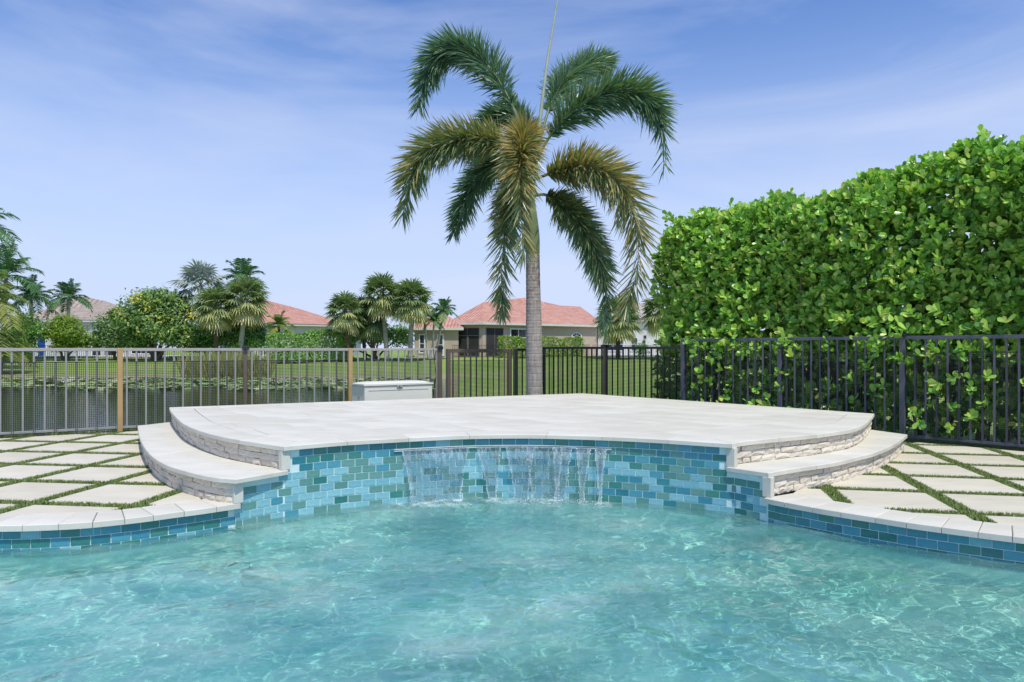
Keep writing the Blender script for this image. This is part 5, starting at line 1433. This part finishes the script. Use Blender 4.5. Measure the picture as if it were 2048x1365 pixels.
def fan_palm(name, label, u, v, rpx, Z, ubase, mat, tmean, trunk='trunk_far', tr=0.17, n=44, group=None, old=0.35, rmul=1.0, dz=0.0):
    cx, cz = bx_(u, Z), bz_(v, Z); bx0 = bx_(ubase, Z); g = gz(bx0, Z); t = empty(name, (bx0, Z, g)); tag(t, label, 'palm tree', group); inv = Matrix.Translation(t.location).inverted()
    mb = MB(); trunk_tube(mb, (bx0, Z, g - .1), (cx, Z, cz), tr, tr * .85); o = mb.build('trunk', M[trunk], t, True); o.matrix_parent_inverse = inv
    Rm = 1.22 * rpx * Z / 1450; Bs, Ds, Ls, Us, Ts, Ws = [], [], [], [], [], []; mbp = MB()
    for k in range(n):
        az = k * 2.39996 + R.uniform(-.2, .2); el = math.radians(82 - 140 * (k + 0.5) / n + R.uniform(-8, 8))
        d = np.array([math.cos(az) * math.cos(el), math.sin(az) * math.cos(el), math.sin(el)]); pl = Rm * R.uniform(.42, .55); hub = np.array([cx, Z, cz]) + d * pl; hub[2] -= 0.12 * pl * (1 - math.sin(el))
        mbp.tube([(cx, Z, cz), tuple((np.array([cx, Z, cz]) + hub) / 2 + np.array([0, 0, .06])), tuple(hub)], [.03, .02, .015], 4, False)
        side = np.cross(d, [0, 0, 1.0]); side /= np.linalg.norm(side) + 1e-6; upv = np.cross(side, d); dead = 1 if el < math.radians(-38) else 0
        m = 15
        for j in range(m):
            a = math.radians(-105 + 210 * j / (m - 1)); dir_ = d * math.cos(a) + side * math.sin(a) - np.array([0, 0, 0.28]) + upv * 0.05 * math.cos(a * 3); dir_ /= np.linalg.norm(dir_)
            Bs.append(hub); Ds.append(dir_); Ls.append(Rm * .56 * (1 - .25 * abs(a) / 1.8) * R.uniform(.85, 1.1)); Us.append(upv + R.normal(0, .25, 3)); Ws.append(Rm * 0.070); Ts.append(tmean + R.normal(0, .10) + old * dead + (0.18 if el < 0 else -0.04))
    V, F, tt = strips_mesh(np.array(Bs), np.array(Ds), None, np.array(Us), np.array(Ls), np.array(Ws), 0.28, R, 'c', mat, np.clip(np.array(Ts), 0, 1))
    o = obj_from_data('crown', np_mesh('crown', V, F, mat, False, tt), t); o['kind'] = 'stuff'; o.matrix_parent_inverse = inv
    o = mbp.build('petioles', M['rachis'], t); o['kind'] = 'stuff'; o.matrix_parent_inverse = inv
    return t
def feather_palm(name, label, u, v, rpx, Z, ubase, mat, tmean, trunk='trunk_pale', tr=0.11, n=15, group=None, leafl=0.26, droop=0.9, elmin=-15, extra_base=()):
    cx, cz = bx_(u, Z), bz_(v, Z); bx0 = bx_(ubase, Z); g = gz(bx0, Z); t = empty(name, (bx0, Z, g)); tag(t, label, 'palm tree', group); inv = Matrix.Translation(t.location).inverted()
    mb = MB(); trunk_tube(mb, (bx0, Z, g - .1), (cx, Z, cz), tr * 1.15, tr * .8); o = mb.build('trunk', M[trunk], t, True); o.matrix_parent_inverse = inv
    Rm = rpx * Z / 1450; Bs, Ds, Ls, Us, Ts, Ws = [], [], [], [], [], []; mbp = MB()
    for k in range(n):
        az = k * 2.39996 + R.uniform(-.25, .25); el = math.radians(80 - (80 - elmin) * (k + .5) / n + R.uniform(-6, 6)); h = np.array([math.cos(az), math.sin(az), 0])
        L = Rm * R.uniform(1.2, 1.5); m = 26; sp_ = []
        for j in range(m):
            q = j / (m - 1); sp_.append(np.array([cx, Z, cz]) + h * L * q * math.cos(el) * (1 - .12 * q) + np.array([0, 0, 1]) * (L * q * math.sin(el) - droop * L * .5 * q ** 2.2 * (0.5 + math.cos(el) * .6)))
        sp_ = np.array(sp_); tan = np.gradient(sp_, axis=0); tan /= np.linalg.norm(tan, axis=1)[:, None]
        mbp.tube([tuple(p) for p in sp_[::3]], np.linspace(.035, .008, len(sp_[::3])), 4, False); tk = tmean + R.normal(0, .08) + (0.15 if el < math.radians(5) else 0)
        for j in range(3, m):
            q = j / (m - 1); sd = np.cross(tan[j], [0, 0, 1.0]); sd /= np.linalg.norm(sd) + 1e-6; upv = np.cross(sd, tan[j])
            for sg in (-1, 1):
                for rep in range(2):
                    dd = tan[j] * R.uniform(.45, .75) + sd * sg * 1.0 + upv * R.uniform(-.1, .35); dd /= np.linalg.norm(dd)
                    Bs.append(sp_[j] + tan[j] * R.uniform(-.5, .5) * L / m); Ds.append(dd); Ls.append(leafl * L * (0.55 + .6 * math.sin(math.pi * min(1, q * .85 + .08))) * R.uniform(.8, 1.15)); Us.append(upv + R.normal(0, .3, 3)); Ws.append(0.028 * L ** .5 * 1.5 / 1.5 + .02); Ts.append(tk + R.normal(0, .08))
    V, F, tt = strips_mesh(np.array(Bs), np.array(Ds), None, np.array(Us), np.array(Ls), np.array(Ws), 0.35, R, 'c', mat, np.clip(np.array(Ts), 0, 1))
    o = obj_from_data('crown', np_mesh('crown', V, F, mat, False, tt), t); o['kind'] = 'stuff'; o.matrix_parent_inverse = inv
    o = mbp.build('frond_ribs', M['rachis'], t); o['kind'] = 'stuff'; o.matrix_parent_inverse = inv
    return t
# far left
feather_palm('coconut_palm', 'dark green coconut palm at the far left edge, its fronds over the roofline', 12, 552, 62, 58, 5, M['palm_green'], 0.35, 'trunk_far', 0.16, 18)
feather_palm('coconut_palm', 'tall coconut palm cut by the left edge of the picture', -52, 452, 72, 48, -55, M['palm_green'], 0.55, 'trunk_far', 0.16, 18)
feather_palm('areca_palm', 'yellow-green palm with drooping fronds at the left edge above the rail', -26, 600, 66, 46, -30, M['palm_yellow'], 0.45, 'trunk_far', 0.13, 20, None, 0.28, 1.2, -40)
feather_palm('areca_palm', 'low golden palm fronds at the left edge behind the rail', 4, 700, 55, 47, 0, M['palm_yellow'], 0.5, 'trunk_far', 0.12, 16, None, 0.26, 1.1, -10)
feather_palm('christmas_palm', 'dark feather palm between the left edge and the grey house', 62, 592, 38, 61, 62, M['palm_green'], 0.35, 'trunk_pale', 0.14, 18)
feather_palm('christmas_palm', 'feather palm with upright spear in front of the tan roof', 138, 596, 36, 62, 134, M['palm_green'], 0.32, 'trunk_pale', 0.14, 18)
leafy_tree('round_shrub', 'dark green round shrub below the palms at the far left', 58, [(52, 655, 26, 30, 0), (40, 690, 28, 26, 0), (20, 690, 24, 24, 0)], (48, 0), M['shrub_leaf'], 0.36, 75, 0.26, 'shrub')
leafy_tree('lime_tree', 'small bright yellow-green tree in front of the grey house', 60, [(130, 648, 24, 16, 0), (108, 668, 26, 16, 0), (150, 672, 30, 18, -.5), (128, 690, 20, 12, 0), (165, 686, 16, 12, 0)], (130, 0), M['lime_leaf'], 0.50, 70, 0.23)
leafy_tree('small_tree', 'dark green small tree left of the mango tree', 61, [(228, 655, 34, 26, 0), (212, 680, 28, 20, -.4), (248, 685, 28, 18, 0), (240, 630, 16, 12, 0)], (232, 0), M['tree_leaf'], 0.40, 80, 0.26, hi=[(242, 622, 18, 0.5)])
leafy_tree('mango_tree', 'large round mango tree with yellow new leaves', 60, [(300, 615, 46, 28, 0), (345, 628, 40, 28, .5), (288, 645, 40, 26, -.6), (330, 660, 46, 30, -.8), (365, 672, 32, 28, -.4), (275, 680, 24, 18, 0), (320, 600, 40, 14, 0)], (310, 0), M['tree_leaf'], 0.52, 115, 0.31, hi=[(283, 598, 14, .42), (305, 608, 18, .36), (320, 622, 14, .32), (270, 588, 12, .3), (385, 630, 16, .6), (345, 640, 14, .4)], tw=0.2)
fan_palm('bismarck_palm', 'silver-grey fan palm with large stiff leaves', 402, 572, 52, 62, 415, M['silver'], 0.5, 'trunk_far', 0.2, 30, None, 0.1)
feather_palm('coconut_palm', 'green feather palm standing behind the two fan palms', 484, 560, 46, 64, 480, M['palm_green'], 0.38, 'trunk_far', 0.15, 20)
fan_palm('sabal_palm', 'pale fan palm with reddish brown trunk right of the mango tree', 430, 612, 42, 58, 434, M['palm_far'], 0.48, 'trunk_brown', 0.17, 54)
fan_palm('sabal_palm', 'fan palm with rough pale grey trunk beside the red roof', 492, 598, 46, 59, 478, M['palm_far'], 0.50, 'trunk_pale', 0.22, 54)
leafy_tree('dark_shrub', 'mass of dark green shrubs under the fan palms', 60.5, [(415, 670, 30, 30, 0), (455, 672, 30, 28, 0), (490, 678, 28, 24, 0), (510, 668, 14, 26, .5), (400, 690, 30, 14, 0), (465, 650, 26, 20, 1)], (450, 0), M['shrub_leaf'], 0.28, 80, 0.26, 'shrub')
leafy_tree('leafy_shrub', 'brighter green shrub beside the blue figure', 59.5, [(505, 690, 14, 16, 0), (480, 695, 20, 14, 0)], (500, 0), M['shrub_leaf'], 0.5, 40, 0.2, 'shrub')
feather_palm('pygmy_palm', 'small yellow-green palm against the white wall under the red roof', 558, 652, 30, 64, 558, M['palm_yellow'], 0.35, 'trunk_brown', 0.1, 16, None, 0.24, 1.0, -15)
hedge_run('clipped_hedge', 'long clipped green hedge below the red roofed white house', [(540, 57.5, 674), (600, 57, 668), (640, 58, 664), (705, 58.5, 668)], 2.6, 1.8, M['shrub_leaf'], 0.48, 9000, 0.20)
leafy_tree('leafy_shrub', 'bright green shrubs behind the palm trunks right of the long hedge', 61, [(720, 668, 26, 22, 0), (760, 672, 26, 20, 0), (800, 675, 24, 20, 0), (690, 690, 14, 16, 0)], (750, 0), M['shrub_leaf'], 0.5, 80, 0.24, 'shrub')
fan_palm('sabal_palm', 'leftmost fan palm of the cluster between the two red roofs', 690, 622, 38, 57, 699, M['palm_far'], 0.45, 'trunk_brown', 0.17, 54)
fan_palm('sabal_palm', 'tallest fan palm of the cluster between the red roofs', 764, 588, 44, 58, 775, M['palm_far'], 0.42, 'trunk_far', 0.19, 56)
fan_palm('sabal_palm', 'round-headed fan palm with dry skirt beside the tan house', 824, 598, 42, 57.5, 820, M['palm_far'], 0.45, 'trunk_far', 0.2, 59)
fan_palm('sabal_palm', 'fan palm with dark crown low in the cluster', 742, 640, 36, 58.6, 748, M['palm_far'], 0.22, 'trunk_brown', 0.17, 48, None, 0.1)
fan_palm('sabal_palm', 'short dark fan palm beside the leftmost palm of the cluster', 722, 618, 28, 59.5, 731, M['palm_far'], 0.33, 'trunk_brown', 0.15, 40, None, 0.1)
feather_palm('christmas_palm', 'slender pale-trunked palm, left of the pair before the tan wing', 846, 622, 24, 60, 858, M['palm_green'], 0.42, 'trunk_pale', 0.09, 16)
feather_palm('christmas_palm', 'slender pale-trunked palm, right of the pair before the tan wing', 888, 620, 26, 60.5, 870, M['palm_green'], 0.42, 'trunk_pale', 0.09, 16)
feather_palm('christmas_palm', 'shortest slender palm before the white framed window of the tan wing', 868, 642, 20, 60, 864, M['palm_green'], 0.42, 'trunk_pale', 0.08, 14)
hedge_run('box_hedge', 'clipped bright green box hedge left of the palm trunk', [(996, 64, 677), (1062, 64.5, 677)], 1.6, 1.2, M['lime_leaf'], 0.45, 2600, 0.18, 'hedge')
hedge_run('box_hedge', 'clipped bright green box hedge right of the palm trunk', [(1078, 65.5, 677), (1166, 69, 678)], 1.6, 1.2, M['lime_leaf'], 0.45, 3200, 0.18, 'hedge')
fan_palm('sabal_palm', 'fan palm with dry hanging skirt in front of the white house', 1236, 636, 46, 62, 1236, M['palm_far'], 0.48, 'trunk_brown', 0.18, 62, None, 0.45)
fan_palm('sabal_palm', 'fan palm half hidden by the left end of the tall hedge', 1322, 622, 40, 62, 1326, M['palm_far'], 0.45, 'trunk_far', 0.17, 56)
leafy_tree('leafy_shrub', 'dark potted shrub before the white house at the right', 69.5, [(1285, 700, 12, 14, 0)], (1285, 0), M['shrub_leaf'], 0.3, 30, 0.2, 'shrub')

# reeds, lily pads
n = 1500; u = np.clip(R.normal(450, 42, n), 365, 540); Z = R.uniform(41.2, 44.2, n); x = bx_(u, Z); g = terrain_z(x, Z); g = np.maximum(g, POND_Z - .05)
B = np.c_[x, Z, g]; D = np.c_[R.normal(0, .16, n), R.normal(0, .16, n), np.ones(n)]; D /= np.linalg.norm(D, axis=1)[:, None]
V, F, tt = strips_mesh(B, D, None, np.tile([0., 1., 0.], (n, 1)) + R.normal(0, .4, (n, 3)), R.uniform(.8, 2.1, n), R.uniform(.03, .055, n), 0.12, R, 'r', None, np.clip(R.normal(.5, .25, n), 0, 1))
o = obj_from_data('reeds', np_mesh('reeds', V, F, M['reed'], False, tt)); tag(o, 'tall yellow-green reeds on the far lake shore', 'reeds', kind='stuff')
n = 5200; u = R.uniform(-140, 866, n); q = R.rand(n) ** 0.8; Z = 30.2 + 0.7 * np.sin(u * .021) + 11.8 * q; x = bx_(u, Z); keep = (Z < shore_y(x) - .3) & (np.sin(x * 1.3) * np.sin(Z * 1.1 + x * .4) > -0.72 + (Z < 32) * .3); x, Z = x[keep], Z[keep]; n = len(x)
r = R.uniform(.10, .24, n); V = []; tiltx, tilty = R.normal(0, .16, n), R.normal(0, .16, n); zc = POND_Z + .012 + R.uniform(0, .05, n)
ang = np.linspace(0.25, 2 * math.pi - .25, 8); rim = np.stack([np.cos(ang), np.sin(ang)], 1); rot = R.uniform(0, 6.28, n)
ca, sa = np.cos(rot)[:, None], np.sin(rot)[:, None]; rx = (rim[:, 0] * ca - rim[:, 1] * sa) * r[:, None]; ry = (rim[:, 0] * sa + rim[:, 1] * ca) * r[:, None]
VX = np.concatenate([x[:, None], x[:, None] + rx], 1); VY = np.concatenate([Z[:, None], Z[:, None] + ry], 1); VZ = zc[:, None] + np.concatenate([np.zeros((n, 1)), rx * tiltx[:, None] + ry * tilty[:, None] + 0.015], 1)
V = np.stack([VX, VY, VZ], 2).reshape(-1, 3); b = np.arange(n)[:, None, None] * 9; F = (b + np.array([(0, k, k + 1) for k in range(1, 8)])[None]).reshape(-1, 3)
o = obj_from_data('lily_pads', np_mesh('lily_pads', V, F, M['lily'], False, np.repeat(np.clip(R.normal(.5, .22, n), 0, 1), 9))); tag(o, 'bed of green lily pads on the lake along the far shore', 'lily pads', kind='stuff')
mb = MB()
for k in range(46):
    uu = R.choice([128, 150, 240, 520, 545, 570, 640, 700]) + R.normal(0, 16); Zz = R.uniform(33, 41); p = np.array([bx_(uu, Zz), Zz, POND_Z + .10])
    for j in range(7):
        a = j * 0.9; mb.add([tuple(p), tuple(p + np.array([math.cos(a) * .07, math.sin(a) * .07, .05])), tuple(p + np.array([math.cos(a + .3) * .10, math.sin(a + .3) * .10, .11])), tuple(p + np.array([math.cos(a + .6) * .07, math.sin(a + .6) * .07, .05]))], [(0, 1, 2, 3)])
o = mb.build('water_lilies', M['lily_flower']); tag(o, 'white water lily flowers among the pads', 'flowers', kind='stuff')
n = 2600; s = R.uniform(-2.6, 1.6, n); off = R.normal(0.12, .10, n); p = FL0 + FLD * s[:, None] + np.array([-FLD[1], FLD[0]]) * off[:, None]; B = np.c_[p, np.full(n, -.08)]
D = np.c_[R.normal(0, .35, n), R.normal(0, .35, n), np.ones(n)]; D /= np.linalg.norm(D, axis=1)[:, None]
clump = 0.5 + 0.5 * np.sin(s * 5.0) * np.sin(s * 2.3 + 1)
V, F, tt = strips_mesh(B, D, None, np.tile([0., 1., 0.], (n, 1)) + R.normal(0, .4, (n, 3)), R.uniform(.06, .16, n) + clump * R.uniform(0, .14, n), np.full(n, .007), 0.3, R, 'r', None, np.clip(R.normal(.3, .25, n), 0, 1))
o = obj_from_data('fence_grass', np_mesh('fence_grass', V, F, M['reed'], False, tt)); tag(o, 'tufts of grass along the foot of the left fence', 'grass', kind='stuff')

# ---------------------------------------------------------------- person on the terrace of the white house
def skin(name, verts, edges, radii, mat, parent, sub=1):
    me = bpy.data.meshes.new(name); me.from_pydata(verts, edges, []); me.materials.append(mat); o = obj_from_data(name, me, parent)
    md = o.modifiers.new('skin', 'SKIN'); md.use_smooth_shade = True
    for i, r in enumerate(radii): me.skin_vertices[0].data[i].radius = (r, r) if not hasattr(r, '__len__') else r
    me.skin_vertices[0].data[0].use_root = True
    s = o.modifiers.new('sub', 'SUBSURF'); s.levels = s.render_levels = sub
    return o
M['skin'] = plain('skin', (0.42, 0.26, 0.18), 0.6); M['hair'] = plain('dark_hair', (0.03, 0.02, 0.018), 0.6); M['shirt'] = plain('blue_shirt', (0.02, 0.20, 0.38), 0.8, var=0.2); M['trousers'] = plain('dark_trousers', (0.03, 0.035, 0.06), 0.8)
pz = 66.2; per = empty('person', (bx_(531, pz), pz, 0.60), math.radians(200)); tag(per, 'person in a loose blue shirt standing beside the white house', 'person')
V = [(0, 0, .95), (0, 0, 1.15), (0, 0, 1.38), (0, 0, 1.50), (0, .01, 1.58), (0, .01, 1.68), (.17, 0, 1.42), (.22, .02, 1.18), (.21, -.06, .95), (.21, -.09, .86), (-.17, 0, 1.42), (-.23, .02, 1.18), (-.22, -.05, .94), (-.22, -.08, .85), (.10, 0, .88), (.10, .01, .50), (.10, .0, .09), (.10, -.12, .04), (-.10, 0, .88), (-.10, .0, .50), (-.10, .02, .09), (-.10, -.10, .04)]
E2 = [(0, 1), (1, 2), (2, 3), (3, 4), (4, 5), (2, 6), (6, 7), (7, 8), (8, 9), (2, 10), (10, 11), (11, 12), (12, 13), (0, 14), (14, 15), (15, 16), (16, 17), (0, 18), (18, 19), (19, 20), (20, 21)]
rd = [.13, .125, .14, .055, .085, .095, .065, .048, .034, .04, .065, .048, .034, .04, .09, .062, .042, .035, .09, .062, .042, .035]
skin('body', V, E2, rd, M['skin'], per, 2)
skin('shirt', [(0, 0, .86), (0, 0, 1.12), (0, 0, 1.40), (.17, 0, 1.43), (.225, .02, 1.18), (-.17, 0, 1.43), (-.235, .02, 1.18)], [(0, 1), (1, 2), (2, 3), (3, 4), (2, 5), (5, 6)], [.185, .165, .15, .085, .07, .085, .07], M['shirt'], per, 2)
skin('trousers', [(0, 0, .92), (.10, 0, .86), (.10, .01, .50), (.10, 0, .10), (-.10, 0, .86), (-.10, 0, .50), (-.10, .02, .10)], [(0, 1), (1, 2), (2, 3), (0, 4), (4, 5), (5, 6)], [.14, .10, .078, .062, .10, .078, .062], M['trousers'], per, 2)
skin('hair', [(0, .03, 1.60), (0, .02, 1.70), (0, 0.0, 1.735)], [(0, 1), (1, 2)], [.09, .10, .07], M['hair'], per, 2)
